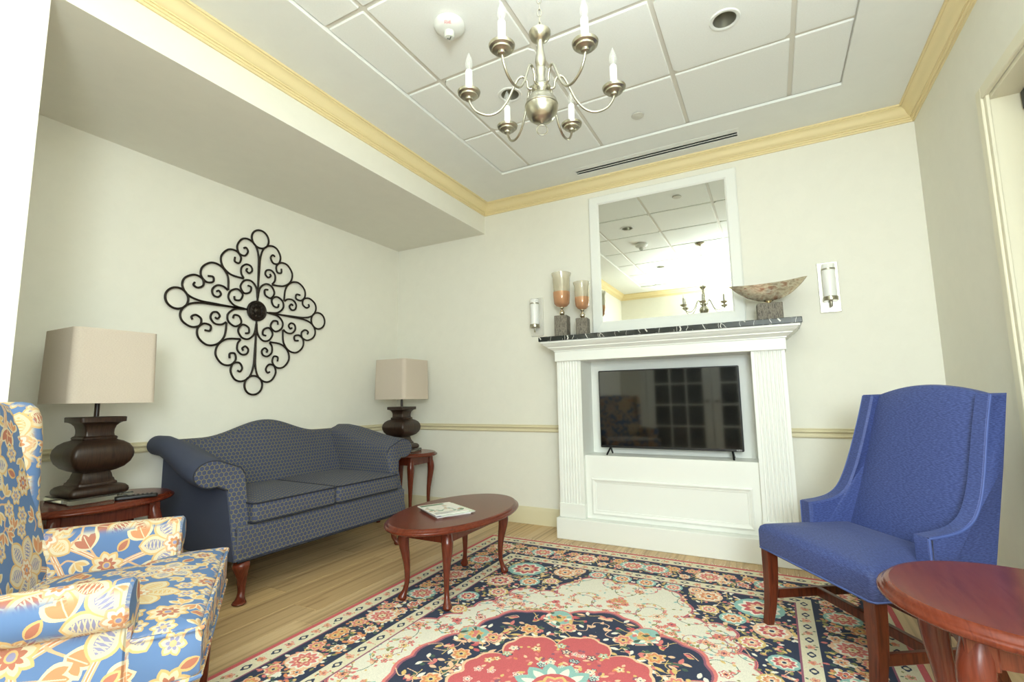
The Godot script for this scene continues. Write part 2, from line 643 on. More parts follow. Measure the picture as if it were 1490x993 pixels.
func floral_texture() -> ImageTexture:
	var n := 1024
	var img := Image.create(n, n, false, Image.FORMAT_RGB8)
	var blue := c255(92, 122, 164)
	var cream := c255(216, 202, 166)
	var white := c255(222, 214, 192)
	var peach := c255(214, 172, 130)
	var tan := c255(214, 176, 116)
	var rust := c255(178, 112, 88)
	var lav := c255(142, 140, 168)
	var orange := c255(204, 140, 96)
	img.fill(blue)
	var rng := RandomNumberGenerator.new()
	rng.seed = 11
	# branching stems
	var hubs := [Vector2(230, 260), Vector2(740, 180), Vector2(520, 620), Vector2(120, 820), Vector2(860, 760)]
	var links := [[0, 2], [2, 1], [0, 3], [2, 4], [4, 1]]
	for l in links:
		var a: Vector2 = hubs[l[0]]
		var b: Vector2 = hubs[l[1]]
		var mid := (a + b) / 2 + (b - a).orthogonal() * 0.28
		var pts := curve([a, mid, b], 12)
		stroke(img, pts, 24, peach, true)
		stroke(img, pts, 12, white, true)
		stroke(img, pts, 5, orange, true)
		for k in [5, 9, 14, 19]:
			var p: Vector2 = pts[k]
			var ang := rng.randf() * TAU
			var tip := p + Vector2.from_angle(ang) * 62
			stroke(img, [p, tip], 9, peach, true)
			for s in [-0.55, 0.0, 0.55]:
				fillp(img, petal(tip, ang + s, 92, 24, 0.9), cream, true)
			for s in [-0.55, 0.0, 0.55]:
				fillp(img, petal(tip + Vector2.from_angle(ang) * 8, ang + s, 72, 15, 0.9), [rust, orange, rust, tan][k % 4], true)
			stroke(img, [tip, tip + Vector2.from_angle(ang) * 70], 4, cream, true)
	# big blooms with latticed petals
	for i in hubs.size():
		var c: Vector2 = hubs[i]
		var r := 150.0 if i % 2 == 0 else 122.0
		var np := 6
		for k in np:
			var a := TAU * k / np + i * 0.4
			fillp(img, petal(c, a, r, r * 0.33, 1.1, 12), tan, true)
			fillp(img, petal(c + Vector2.from_angle(a) * 4, a, r - 12, r * 0.27, 1.1, 12), cream, true)
			fillp(img, petal(c + Vector2.from_angle(a) * 26, a, r - 50, r * 0.17, 1.1, 12), [lav, tan, rust, lav, tan][i], true)
			var d := Vector2.from_angle(a)
			var s := d.orthogonal()
			for t in range(36, int(r - 22), 15):
				var wd := r * 0.15 * sin(PI * t / (r - 8))
				stroke(img, [c + d * t - s * wd, c + d * (t + 9) + s * wd], 4, cream, true)
				stroke(img, [c + d * t + s * wd, c + d * (t + 9) - s * wd], 4, cream, true)
		flower(img, c, 52, 7, peach, white, orange, lav, i, true, 0.36)
	# small blossoms and buds
	for f in [Vector2(480, 90), Vector2(960, 420), Vector2(330, 520), Vector2(700, 430), Vector2(350, 930), Vector2(640, 900), Vector2(90, 520), Vector2(980, 990), Vector2(500, 330)]:
		var c: Vector2 = f
		flower(img, c, rng.randf_range(58, 76), 8, tan, cream, [peach, rust][rng.randi() % 2], lav, rng.randf() * 3, true, 0.3)
		var a := rng.randf() * TAU
		fillp(img, petal(c + Vector2.from_angle(a) * 70, a, 70, 22), tan, true)
		fillp(img, petal(c + Vector2.from_angle(a) * 74, a, 56, 13), rust, true)
	# sprigs wherever the ground is still empty
	for tr in 900:
		var c := Vector2(rng.randf_range(0, n), rng.randf_range(0, n))
		var free := true
		for o in [Vector2.ZERO, Vector2(34, 0), Vector2(-34, 0), Vector2(0, 34), Vector2(0, -34)]:
			var pc: Vector2 = c + o
			var px := img.get_pixel(posmod(int(pc.x), n), posmod(int(pc.y), n))
			if absf(px.b - blue.b) > 0.02 or absf(px.r - blue.r) > 0.02: free = false
		if not free: continue
		var a := rng.randf() * TAU
		var kind := rng.randi() % 3
		if kind == 0:
			flower(img, c, 44, 6, tan, cream, lav, peach, a, true, 0.34)
		else:
			for sgn in [-0.7, 0.0, 0.7]:
				fillp(img, petal(c - Vector2.from_angle(a) * 26, a + sgn, 62, 14, 0.9), cream, true)
				fillp(img, petal(c - Vector2.from_angle(a) * 20, a + sgn, 48, 8, 0.9), [rust, orange, tan][kind], true)
			stroke(img, curve([c - Vector2.from_angle(a) * 26, c - Vector2.from_angle(a + 0.4) * 52, c - Vector2.from_angle(a + 0.9) * 70], 5), 8, peach, true)
	for y in n:
		for x in range(y % 2, n, 2):
			var c := img.get_pixel(x, y)
			img.set_pixel(x, y, Color(c.r * 0.94, c.g * 0.94, c.b * 0.94))
	return tex(img)

func hex_texture() -> ImageTexture:
	# 7 cells across, 8 rows down; a golden double outline on navy weave
	var n := 512
	var img := Image.create(n, n, false, Image.FORMAT_RGB8)
	var navy := c255(60, 68, 96)
	var gold := c255(160, 148, 74)
	var dim := c255(60, 68, 96)
	var cw := n / 7.0
	var rh := n / 8.0
	for y in n:
		for x in n:
			var best := 1e9
			var second := 1e9
			var row := int(floor(y / rh))
			for rr in range(row - 1, row + 2):
				var off := 0.5 if posmod(rr, 2) == 1 else 0.0
				var cy := (rr + 0.5) * rh
				var k := int(floor(x / cw - off))
				for kk in range(k - 1, k + 2):
					var dx := x - (kk + 0.5 + off) * cw
					var dy := (y - cy) * (cw * 0.866 / rh)
					var d := dx * dx + dy * dy
					if d < best: second = best; best = d
					elif d < second: second = d
			var e := sqrt(second) - sqrt(best)
			var c := navy
			if e < 4.0: c = dim
			elif e < 9.5: c = gold
			elif e < 15.0: c = c255(50, 54, 70)
			var f := 0.9 + 0.1 * float((x / 2 + y / 3) % 3)
			img.set_pixel(x, y, Color(c.r * f, c.g * f, c.b * f))
	return tex(img)

func marble_texture() -> ImageTexture:
	var w := 1024
	var h := 256
	var img := Image.create(w, h, false, Image.FORMAT_RGB8)
	var n := noise(4, 0.008, 4)
	for y in h:
		for x in w:
			var k := n.get_noise_2d(x, y) * 0.5 + 0.5
			img.set_pixel(x, y, Color(0.11, 0.12, 0.115).lerp(Color(0.24, 0.26, 0.25), k))
	var rng := RandomNumberGenerator.new()
	rng.seed = 9
	for s in 26:
		var p := Vector2(rng.randf_range(0, w), rng.randf_range(0, h))
		var a := rng.randf_range(-0.6, 0.6) + (PI / 2 if s % 3 != 0 else 0.3)
		var pts := [p]
		for k in 9:
			p += Vector2.from_angle(a + rng.randf_range(-0.6, 0.6)) * 22
			pts.push_back(p)
		stroke(img, pts, rng.randf_range(1.5, 6.0) * (2.2 if s % 7 == 0 else 1.0), c255(214, 212, 204), true)
	return tex(img)

func cover_texture(k: int) -> ImageTexture:
	var w := 256
	var h := 340
	var img := Image.create(w, h, false, Image.FORMAT_RGB8)
	var rng := RandomNumberGenerator.new()
	rng.seed = 40 + k
	img.fill([c255(236, 234, 240), c255(214, 224, 196), c255(230, 226, 214)][k])
	var tones := [[c255(150, 190, 220), c255(206, 178, 210), c255(226, 214, 150)], [c255(96, 140, 80), c255(190, 200, 90), c255(120, 70, 60)], [c255(90, 120, 90), c255(180, 150, 120), c255(200, 200, 190)]][k] as Array
	img.fill_rect(Rect2i(12, 14, 180, 40), tones[0])
	for s in 40:
		var c := Vector2(rng.randf_range(20, w - 20), rng.randf_range(80, h - 40))
		fillp(img, disc(c, rng.randf_range(8, 30), rng.randf_range(6, 20), rng.randf() * 3), (tones[rng.randi() % 3] as Color).lerp(Color.WHITE, rng.randf() * 0.6))
	for s in 7:
		img.fill_rect(Rect2i(14, h - 60 + s * 7, rng.randi_range(60, 160), 3), c255(110, 110, 120))
	return tex(img)

# ---------------------------------------------------------------- materials
func make_materials() -> void:
	var fine := mixed(256, 256, 3, 0.02, 1, 1, [c255(252, 252, 252), c255(255, 255, 255)], 1.0)
	M.wall = mat(c255(239, 236, 221), 0.75, 0, fine, Vector3(1.1, 1.1, 1.1))
	M.soffit = M.wall
	M.wallr = M.wall
	M.crown = mat(c255(237, 219, 168), 0.45)
	M.rail = mat(c255(224, 214, 178), 0.45)
	M.ceil = mat(c255(240, 241, 234), 0.85, 0, fine, Vector3(0.8, 0.8, 0.8))
	M.tile = mat(c255(243, 244, 238), 0.9, 0, mixed(256, 256, 8, 0.12, 1, 1, [c255(251, 251, 250), c255(255, 255, 255)], 1.2), Vector3(3, 3, 3))
	M.bar = mat(c255(222, 218, 204), 0.6)
	M.white = mat(c255(240, 241, 232), 0.4)
	M.plastic = mat(c255(230, 231, 224), 0.4)
	M.door = mat(c255(232, 226, 200), 0.4)
	M.pane = mat(Color(0.96, 0.98, 0.97, 0.06), 0.0)
	M.pane.transparency = BaseMaterial3D.TRANSPARENCY_ALPHA
	M.black = mat(c255(12, 12, 12), 0.4)
	M.plenum = mat(c255(188, 190, 188), 0.45, 0.9)   # galvanised sheet steel
	M.screen = mat(c255(6, 7, 7), 0.05)
	M.screen.metallic_specular = 0.9
	M.iron = mat(c255(46, 36, 26), 0.42, 0.5, mixed(128, 128, 21, 0.06, 1, 1, [c255(190, 190, 190), c255(255, 255, 255)]), Vector3(8, 8, 8))
	M.nickel = mat(c255(176, 172, 156), 0.3, 1.0)
	M.chrome = mat(c255(214, 206, 186), 0.12, 1.0)
	M.mirror = mat(c255(238, 240, 232), 0.0, 1.0)
	M.plate = mat(c255(238, 236, 226), 0.25, 0.35)
	M.candle = mat(c255(248, 246, 238), 0.5)
	M.frost = mat(c255(246, 246, 240), 0.35)
	M.clear = mat(Color(0.97, 0.98, 0.96, 0.07), 0.0)
	M.clear.transparency = BaseMaterial3D.TRANSPARENCY_ALPHA
	M.crystal = mat(Color(0.97, 0.98, 0.96), 0.02)
	M.crystal.refraction_enabled = true
	M.crystal.refraction_scale = 0.05
	M.crystal.transparency = BaseMaterial3D.TRANSPARENCY_ALPHA
	M.crystal.albedo_color.a = 0.02
	var cherry := mixed(512, 512, 31, 0.05, 1.0, 0.07, [c255(90, 38, 24), c255(104, 46, 28), c255(116, 54, 34), c255(96, 41, 26)], 1.2)
	M.cherry = mat(c255(240, 232, 226), 0.2, 0, cherry, Vector3(2.2, 2.2, 2.2))
	M.cherry.metallic_specular = 0.4
	M.cherry_leg = mat(c255(236, 224, 220), 0.24, 0, cherry, Vector3(3.1, 3.1, 3.1))
	M.walnut = mat(c255(235, 235, 235), 0.3, 0, mixed(512, 512, 33, 0.03, 1.0, 0.1, [c255(74, 28, 14), c255(116, 52, 28), c255(90, 38, 20)], 1.4), Vector3(2.6, 2.6, 2.6))
	M.lamp = mat(c255(255, 255, 255), 0.33, 0, mixed(256, 256, 35, 0.05, 1.0, 0.08, [c255(32, 20, 14), c255(58, 40, 28), c255(40, 26, 18)], 1.5), Vector3(5, 5, 5))
	M.hex = mat(c255(255, 255, 255), 0.75, 0, hex_texture(), Vector3(5.6, 5.6, 5.6))
	M.navy = mat(c255(255, 255, 255), 0.8, 0, mixed(256, 256, 41, 0.2, 1, 1, [c255(50, 54, 72), c255(66, 72, 92), c255(80, 86, 104)], 1.5), Vector3(7, 7, 7))
	M.piping = mat(c255(34, 36, 46), 0.8)
	M.floral = mat(c255(255, 255, 255), 0.8, 0, floral_texture(), Vector3(1.35, 1.35, 1.35))
	var slub := mixed(512, 512, 43, 0.12, 0.16, 1.0, [c255(46, 60, 112), c255(62, 76, 132), c255(76, 92, 148)], 1.9, 5)
	M.blue = mat(c255(255, 255, 255), 0.62, 0, slub, Vector3(5.0, 5.0, 5.0))
	M.blue.rim_enabled = true
	M.blue.rim = 0.1
	M.blue_piping = mat(c255(74, 92, 152), 0.6)
	M.linen = mat(c255(255, 255, 255), 0.85, 0, mixed(256, 256, 47, 0.2, 0.3, 1.0, [c255(196, 182, 164), c255(206, 192, 174), c255(212, 200, 182)], 1.2), Vector3(7, 9, 7))
	M.linen.backlight_enabled = true
	M.linen.backlight = Color(0.2, 0.17, 0.13)
	M.marble = mat(c255(255, 255, 255), 0.12, 0, marble_texture(), Vector3(1.2, 4.0, 4.0))
	M.stone = mat(c255(255, 255, 255), 0.7, 0, mixed(256, 256, 51, 0.06, 1.0, 0.25, [c255(86, 80, 70), c255(140, 132, 116), c255(104, 96, 84)], 1.7), Vector3(6, 6, 6))
	M.smoke_glass = mat(Color(0.86, 0.82, 0.7, 0.42), 0.06)
	M.smoke_glass.transparency = BaseMaterial3D.TRANSPARENCY_ALPHA
	M.amber = mat(Color(0.8, 0.6, 0.44, 0.8), 0.06, 0.2)
	M.amber.transparency = BaseMaterial3D.TRANSPARENCY_ALPHA
	M.bowl = mat(c255(255, 255, 255), 0.14, 0.4, mixed(256, 256, 53, 0.02, 1.0, 1.0, [c255(176, 160, 134), c255(222, 214, 186), c255(168, 130, 104)], 1.6), Vector3(3, 6, 3))
	M.red = mat(c255(206, 40, 56), 0.5)
	M.rug = mat(c255(255, 255, 255), 0.95, 0, rug_texture())
	M.fringe = mat(c255(232, 220, 192), 0.9)
	M.rug_edge = mat(c255(176, 62, 66), 0.95)
	M.paper = mat(c255(240, 238, 232), 0.6)
	M.planks = []
	var grain := mixed(1024, 512, 61, 0.011, 1.0, 0.06, [c255(176, 146, 106), c255(204, 173, 128), c255(216, 187, 142), c255(190, 160, 117)], 1.25, 5)
	for k in 5:
		var m := mat([c255(255, 255, 255), c255(244, 240, 234), c255(234, 228, 220), c255(250, 244, 232), c255(240, 236, 232)][k], 0.42, 0, grain, Vector3(1.6, 1.6, 0.75))
		m.uv1_offset = Vector3(k * 0.37, 0, k * 0.61)
		M.planks.push_back(m)

# ---------------------------------------------------------------- setting
func moulding(poly: PackedVector2Array, a: Vector3, b: Vector3, out: Vector3, m: Material, called: String, label: String) -> void:
	# profile (out, up) swept from a to b along a wall whose face looks towards out; ends mitred by run-on
	var d := (b - a)
	var g := G.new()
	g.xf = Transform3D(Basis(out, Vector3.UP, d.normalized()), a)
	g.prism(poly, d.length(), 0.0, 28.0)
	struct_(g, called, m, label, "moulding")

func build_room() -> void:
	var g := G.new()
	# floor: a slab and single planks
	g.span(Vector3(XL - 0.12, -0.12, -0.12), Vector3(3.3, -0.014, ZR + 0.12), 0.0)
	var fl := struct_(g, "floor", mat(c255(84, 66, 46), 0.8), "light brown wood plank floor under the rug and sofa", "floor")
	var pw := 0.182
	var pl := 1.22
	var meshes := {}
	var nx := int(ceil((3.3 - XL) / pw))
	var rng := RandomNumberGenerator.new()
	rng.seed = 3
	for i in nx:
		var x0 := XL + i * pw
		var z: float = -rng.randf() * pl
		while z < ZR:
			var a := maxf(z, 0.0)
			var b := minf(z + pl, ZR)
			if b - a > 0.05:
				var key := "%.3f" % (b - a)
				if not meshes.has(key):
					var q := G.new()
					q.box(Vector3.ZERO, Vector3(pw - 0.0012, 0.014, b - a - 0.0012), 0.001)
					meshes[key] = q.mesh()
				putm(meshes[key], "plank", M.planks[rng.randi() % 5], fl, Transform3D(Basis.IDENTITY, Vector3(x0 + pw / 2, -0.007, (a + b) / 2)))
			z += pl
	# walls
	g = G.new(); g.span(Vector3(XL - 0.12, -0.1, -0.12), Vector3(3.3, 3.2, 0), 0.0)
	struct_(g, "wall_back", M.wall, "cream painted wall behind the white fireplace surround", "wall")
	g = G.new(); g.span(Vector3(XL - 0.12, -0.1, 0), Vector3(XL, 3.2, ZP), 0.0)
	struct_(g, "wall_left", M.wall, "cream painted alcove wall behind the navy sofa", "wall")
	g = G.new(); g.span(Vector3(XL - 0.12, -0.1, ZP), Vector3(XS, 3.2, ZR + 0.12), 0.0)
	struct_(g, "wall_left_pier", M.wall, "cream painted pier that ends the sofa alcove", "wall")
	g = G.new(); g.span(Vector3(XL, YS, 0), Vector3(XS, 3.2, ZP), 0.0)
	struct_(g, "ceiling_soffit", M.wall, "cream dropped soffit over the sofa alcove", "soffit")
	# right wall with a deep door recess from z 1.1 on
	g = G.new()
	g.span(Vector3(XR, -0.1, 0), Vector3(3.3, 3.2, 1.06), 0.0)
	g.span(Vector3(XR, 2.37, 1.06), Vector3(3.3, 3.2, 2.16), 0.0)
	g.span(Vector3(XR, -0.1, 2.16), Vector3(3.3, 3.2, ZR + 0.12), 0.0)
	struct_(g, "wall_right", M.wall, "cream painted wall behind the blue chair, with a doorway", "wall")
	# rear wall around the french doors
	g = G.new()
	g.span(Vector3(XS, -0.1, ZR), Vector3(0.0, 3.2, ZR + 0.12), 0.0)
	g.span(Vector3(0.0, 2.12, ZR), Vector3(2.1, 3.2, ZR + 0.12), 0.0)
	g.span(Vector3(2.1, -0.1, ZR), Vector3(3.3, 3.2, ZR + 0.12), 0.0)
	struct_(g, "wall_rear", M.wall, "cream painted wall around the glazed double doors", "wall")
	# ceiling: drywall border, grid of tiles laid in bars
	var gx := [0.0531, 0.3025, 0.9124, 1.5223, 2.1322, 2.4066]
	var gz := [0.5037, 1.081, 1.696, 2.311, 2.926, 3.541, 4.156, 4.36]
	g = G.new()
	g.span(Vector3(XS, HC, 0), Vector3(gx[0], HC + 0.05, ZR), 0.0)
	g.span(Vector3(gx[5], HC, 0), Vector3(3.3, HC + 0.05, ZR), 0.0)
	# front and rear borders, each with the opening of a slot diffuser
	for e in [[0.0, gz[0], 0.218], [gz[7], ZR, 4.62]]:
		g.span(Vector3(gx[0], HC, e[0]), Vector3(gx[5], HC + 0.018, e[2] - 0.075), 0.0)
		g.span(Vector3(gx[0], HC, e[2] + 0.075), Vector3(gx[5], HC + 0.018, e[1]), 0.0)
		g.span(Vector3(gx[0], HC, e[2] - 0.075), Vector3(0.603, HC + 0.018, e[2] + 0.075), 0.0)
		g.span(Vector3(1.817, HC, e[2] - 0.075), Vector3(gx[5], HC + 0.018, e[2] + 0.075), 0.0)
	g.span(Vector3(XL, HC + 0.2, -0.1), Vector3(3.3, HC + 0.32, ZR + 0.1), 0.0)
	var ce := struct_(g, "ceiling", M.ceil, "white ceiling with a drywall border around a grid of tiles", "ceiling")
	for i in 5:
		for j in 7:
			var holed := (i == 1 or i == 3) and (j == 1 or j == 4)
			var a := Vector3(gx[i] + (0.004 if i == 0 else 0.012), HC + 0.016, gz[j] + (0.004 if j == 0 else 0.012))
			var b := Vector3(gx[i + 1] - (0.004 if i == 4 else 0.012), HC + 0.034, gz[j + 1] - (0.004 if j == 6 else 0.012))
			var q := G.new()
			if holed: holed_tile(q, a, b, 0.061)
			else: q.span(a, b, 0.004)
			put(q, "ceiling_tile", M.tile, ce)
	for i in 6:
		var q := G.new(); q.span(Vector3(gx[i] - 0.02, HC + 0.025, gz[0]), Vector3(gx[i] + 0.02, HC + 0.042, gz[7]), 0.0)
		put(q, "grid_bar", M.bar, ce)
	for j in 8:
		var q := G.new(); q.span(Vector3(gx[0], HC + 0.0255, gz[j] - 0.02), Vector3(gx[5], HC + 0.0415, gz[j] + 0.02), 0.0)
		put(q, "grid_bar", M.bar, ce)
	# crown moulding (out, up), hung from the ceiling
	var cp := PackedVector2Array([Vector2(0, -0.1), Vector2(0.01, -0.1), Vector2(0.01, -0.087), Vector2(0.017, -0.086), Vector2(0.02, -0.08), Vector2(0.017, -0.074), Vector2(0.024, -0.073), Vector2(0.024, -0.067), Vector2(0.034, -0.062), Vector2(0.044, -0.05), Vector2(0.05, -0.037), Vector2(0.057, -0.027), Vector2(0.067, -0.02), Vector2(0.075, -0.018), Vector2(0.075, -0.012), Vector2(0.085, -0.012), Vector2(0.085, 0), Vector2(0, 0)])
	moulding(cp, Vector3(XS, HC, 0), Vector3(XR, HC, 0), Vector3(0, 0, 1), M.crown, "trim_1", "tan crown moulding along the fireplace wall")
	moulding(cp, Vector3(XS, HC, 0), Vector3(XS, HC, ZR), Vector3(1, 0, 0), M.crown, "trim_2", "tan crown moulding along the soffit face")
	moulding(cp, Vector3(XR, HC, 0), Vector3(XR, HC, ZR), Vector3(-1, 0, 0), M.crown, "trim_3", "tan crown moulding along the doorway wall")
	moulding(cp, Vector3(XS, HC, ZR), Vector3(XR, HC, ZR), Vector3(0, 0, -1), M.crown, "trim_4", "tan crown moulding over the glazed double doors")
	# chair rail
	var rp := PackedVector2Array([Vector2(0, -0.064), Vector2(0.008, -0.064), Vector2(0.014, -0.056), Vector2(0.014, -0.05), Vector2(0.008, -0.046), Vector2(0.008, -0.034), Vector2(0.016, -0.03), Vector2(0.022, -0.022), Vector2(0.022, -0.016), Vector2(0.014, -0.012), Vector2(0.018, -0.004), Vector2(0.018, 0), Vector2(0, 0)])
	moulding(rp, Vector3(XL, 0.838, 0), Vector3(XL, 0.838, ZP), Vector3(1, 0, 0), M.rail, "trim_5", "tan chair rail on the alcove wall behind the sofa")
	moulding(rp, Vector3(XL, 0.838, 0), Vector3(0.4, 0.838, 0), Vector3(0, 0, 1), M.rail, "trim_6", "tan chair rail between the alcove corner and the fireplace")
	moulding(rp, Vector3(2.0, 0.838, 0), Vector3(XR, 0.838, 0), Vector3(0, 0, 1), M.rail, "trim_7", "tan chair rail between the fireplace and the blue chair")
	# baseboards
	var bp := PackedVector2Array([Vector2(0, 0), Vector2(0.016, 0), Vector2(0.016, 0.115), Vector2(0.011, 0.128), Vector2(0.008, 0.1415), Vector2(0, 0.1415)])
	moulding(bp, Vector3(XL, 0, 0), Vector3(0.38, 0, 0), Vector3(0, 0, 1), M.rail, "baseboard_back", "cream baseboard left of the fireplace plinth")
	moulding(bp, Vector3(2.03, 0, 0), Vector3(XR, 0, 0), Vector3(0, 0, 1), M.rail, "baseboard_back_right", "cream baseboard behind the blue chair")
	moulding(bp, Vector3(XL, 0, 0), Vector3(XL, 0, ZP), Vector3(1, 0, 0), M.rail, "baseboard_left", "cream baseboard behind the navy sofa")
	moulding(bp, Vector3(XR, 0, 0), Vector3(XR, 0, 0.99), Vector3(-1, 0, 0), M.rail, "baseboard_right", "cream baseboard below the wall outlet")
	moulding(bp, Vector3(XS, 0, ZP), Vector3(XS, 0, ZR), Vector3(1, 0, 0), M.rail, "baseboard_left_pier", "cream baseboard at the foot of the pier")
	# doorway casing and the door set deep in it
	var dg := thing("door_1", "cream framed doorway with a glazed door set deep in the right wall", "door", Vector3(XR, 0, 1.06))
	dg.set_meta("kind", "structure")
	var q := G.new()
	q.span(Vector3(-0.02, 0, -0.055), Vector3(0, 2.425, 0.0), 0.004)
	q.span(Vector3(-0.012, 0, 0.0), Vector3(0.0, 2.39, 0.03), 0.002)
	put(q, "casing", M.door, dg)
	q = G.new(); q.span(Vector3(-0.02, 2.37, 0.0), Vector3(0, 2.425, 1.16), 0.004)
	put(q, "casing", M.door, dg)
	q = G.new(); q.span(Vector3(-0.02, 0, 1.1), Vector3(0, 2.37, 1.16), 0.004)
	put(q, "casing", M.door, dg)
	q = G.new()
	q.span(Vector3(0.0, 0, 0.0), Vector3(0.34, 2.37, 0.02), 0.001)
	q.span(Vector3(0.0, 2.35, 0.02), Vector3(0.34, 2.37, 1.08), 0.001)
	q.span(Vector3(0.0, 0, 1.08), Vector3(0.34, 2.35, 1.1), 0.001)
	q.span(Vector3(0.15, 0, 0.02), Vector3(0.19, 2.35, 0.034), 0.001)
	put(q, "jamb", M.door, dg)
	q = G.new()
	q.span(Vector3(0.24, 0.01, 0.03), Vector3(0.28, 2.34, 0.15), 0.003)
	q.span(Vector3(0.24, 0.01, 0.95), Vector3(0.28, 2.34, 1.07), 0.003)
	q.span(Vector3(0.24, 0.01, 0.15), Vector3(0.28, 0.28, 0.95), 0.003)
	q.span(Vector3(0.24, 2.2, 0.15), Vector3(0.28, 2.34, 0.95), 0.003)
	put(q, "door_leaf", M.door, dg)
	q = G.new(); q.span(Vector3(0.255, 0.28, 0.15), Vector3(0.265, 2.2, 0.95), 0.0)
	put(q, "pane", M.pane, dg)
	q = G.new(); q.span(Vector3(0.095, 2.265, 0.0345), Vector3(0.238, 2.348, 0.075), 0.004)
	put(q, "door_closer", M.black, dg)
	# french doors in the rear wall
	var fd := thing("door_2", "white double doors with dark glass panes opposite the fireplace", "door", Vector3(1.05, 0, ZR))
	fd.set_meta("kind", "structure")
	q = G.new()
	q.span(Vector3(-1.13, 0, -0.018), Vector3(-1.04, 2.2, 0), 0.004)
	q.span(Vector3(1.04, 0, -0.018), Vector3(1.13, 2.2, 0), 0.004)
	q.span(Vector3(-1.04, 2.11, -0.018), Vector3(1.04, 2.2, 0), 0.004)
	put(q, "casing", M.white, fd)
	for s in [-1, 1]:
		var lf := G.new()
		var x0 := -1.04 if s < 0 else 0.004
		var x1 := -0.004 if s < 0 else 1.04
		lf.span(Vector3(x0, 0.005, 0.03), Vector3(x0 + 0.13, 2.1, 0.075), 0.003)
		lf.span(Vector3(x1 - 0.13, 0.005, 0.03), Vector3(x1, 2.1, 0.075), 0.003)
		lf.span(Vector3(x0 + 0.13, 0.005, 0.03), Vector3(x1 - 0.13, 0.22, 0.075), 0.003)
		lf.span(Vector3(x0 + 0.13, 1.97, 0.03), Vector3(x1 - 0.13, 2.1, 0.075), 0.003)
		var dl := put(lf, "door_leaf", M.white, fd)
		var bars := G.new()
		for k in [1, 2]:
			var x := lerpf(x0 + 0.13, x1 - 0.13, k / 3.0)
			bars.span(Vector3(x - 0.011, 0.22, 0.034), Vector3(x + 0.011, 1.97, 0.07), 0.002)
		for k in [1, 2, 3, 4]:
			var y := lerpf(0.22, 1.97, k / 5.0)
			bars.span(Vector3(x0 + 0.13, y - 0.011, 0.036), Vector3(x1 - 0.13, y + 0.011, 0.068), 0.002)
		put(bars, "glazing_bars", M.white, dl)
		for i in 3:
			for j in 5:
				var pa := G.new()
				pa.span(Vector3(lerpf(x0 + 0.13, x1 - 0.13, i / 3.0), lerpf(0.22, 1.97, j / 5.0), 0.05), Vector3(lerpf(x0 + 0.13, x1 - 0.13, (i + 1) / 3.0), lerpf(0.22, 1.97, (j + 1) / 5.0), 0.055), 0.0)
				put(pa, "pane", M.pane, dl)
		var hd := G.new()
		var hx := -0.07 if s < 0 else 0.07
		hd.xf = Transform3D(Basis(Vector3.RIGHT, -PI / 2), Vector3(hx, 0.98, 0.03))
		hd.lathe([Vector2(0.028, 0), Vector2(0.028, 0.008), Vector2(0.011, 0.012), Vector2(0.011, 0.04), Vector2(0.008, 0.045)], 20)
		hd.xf = Transform3D.IDENTITY
		hd.tube([Vector3(hx, 0.98, -0.01), Vector3(hx + s * 0.06, 0.98, -0.012), Vector3(hx + s * 0.1, 0.978, -0.01)], 0.008, 8)
		put(hd, "handle", M.nickel, dl)
	# the paved ground outside in the night, seen only as darkness through the panes
	g = G.new(); g.span(Vector3(-3.0, -0.16, ZR + 0.12), Vector3(5.0, -0.1, ZR + 6.0), 0.0)
	struct_(g, "floor_outside", mat(c255(150, 146, 138), 0.9), "pale paving outside the glazed double doors", "paving")

func holed_tile(g: G, a: Vector3, b: Vector3, r: float) -> void:
	var c := (a + b) / 2
	var h := (b - a) / 2
	var sq := []
	var ci := []
	for k in 64:
		var t := TAU * (k + 0.5) / 64
		var d := Vector3(cos(t), 0, sin(t))
		sq.push_back(c + d * minf(h.x / maxf(absf(d.x), 1e-4), h.z / maxf(absf(d.z), 1e-4)))
		ci.push_back(c + d * r)
	var rings := []
	for l in [[sq, a.y], [ci, a.y], [ci, b.y], [sq, b.y], [sq, a.y]]:
		var o := PackedVector3Array()
		for p in l[0]: o.push_back(Vector3(p.x, l[1], p.z))
		rings.push_back(o)
	g.loft(rings, false, 30.0)

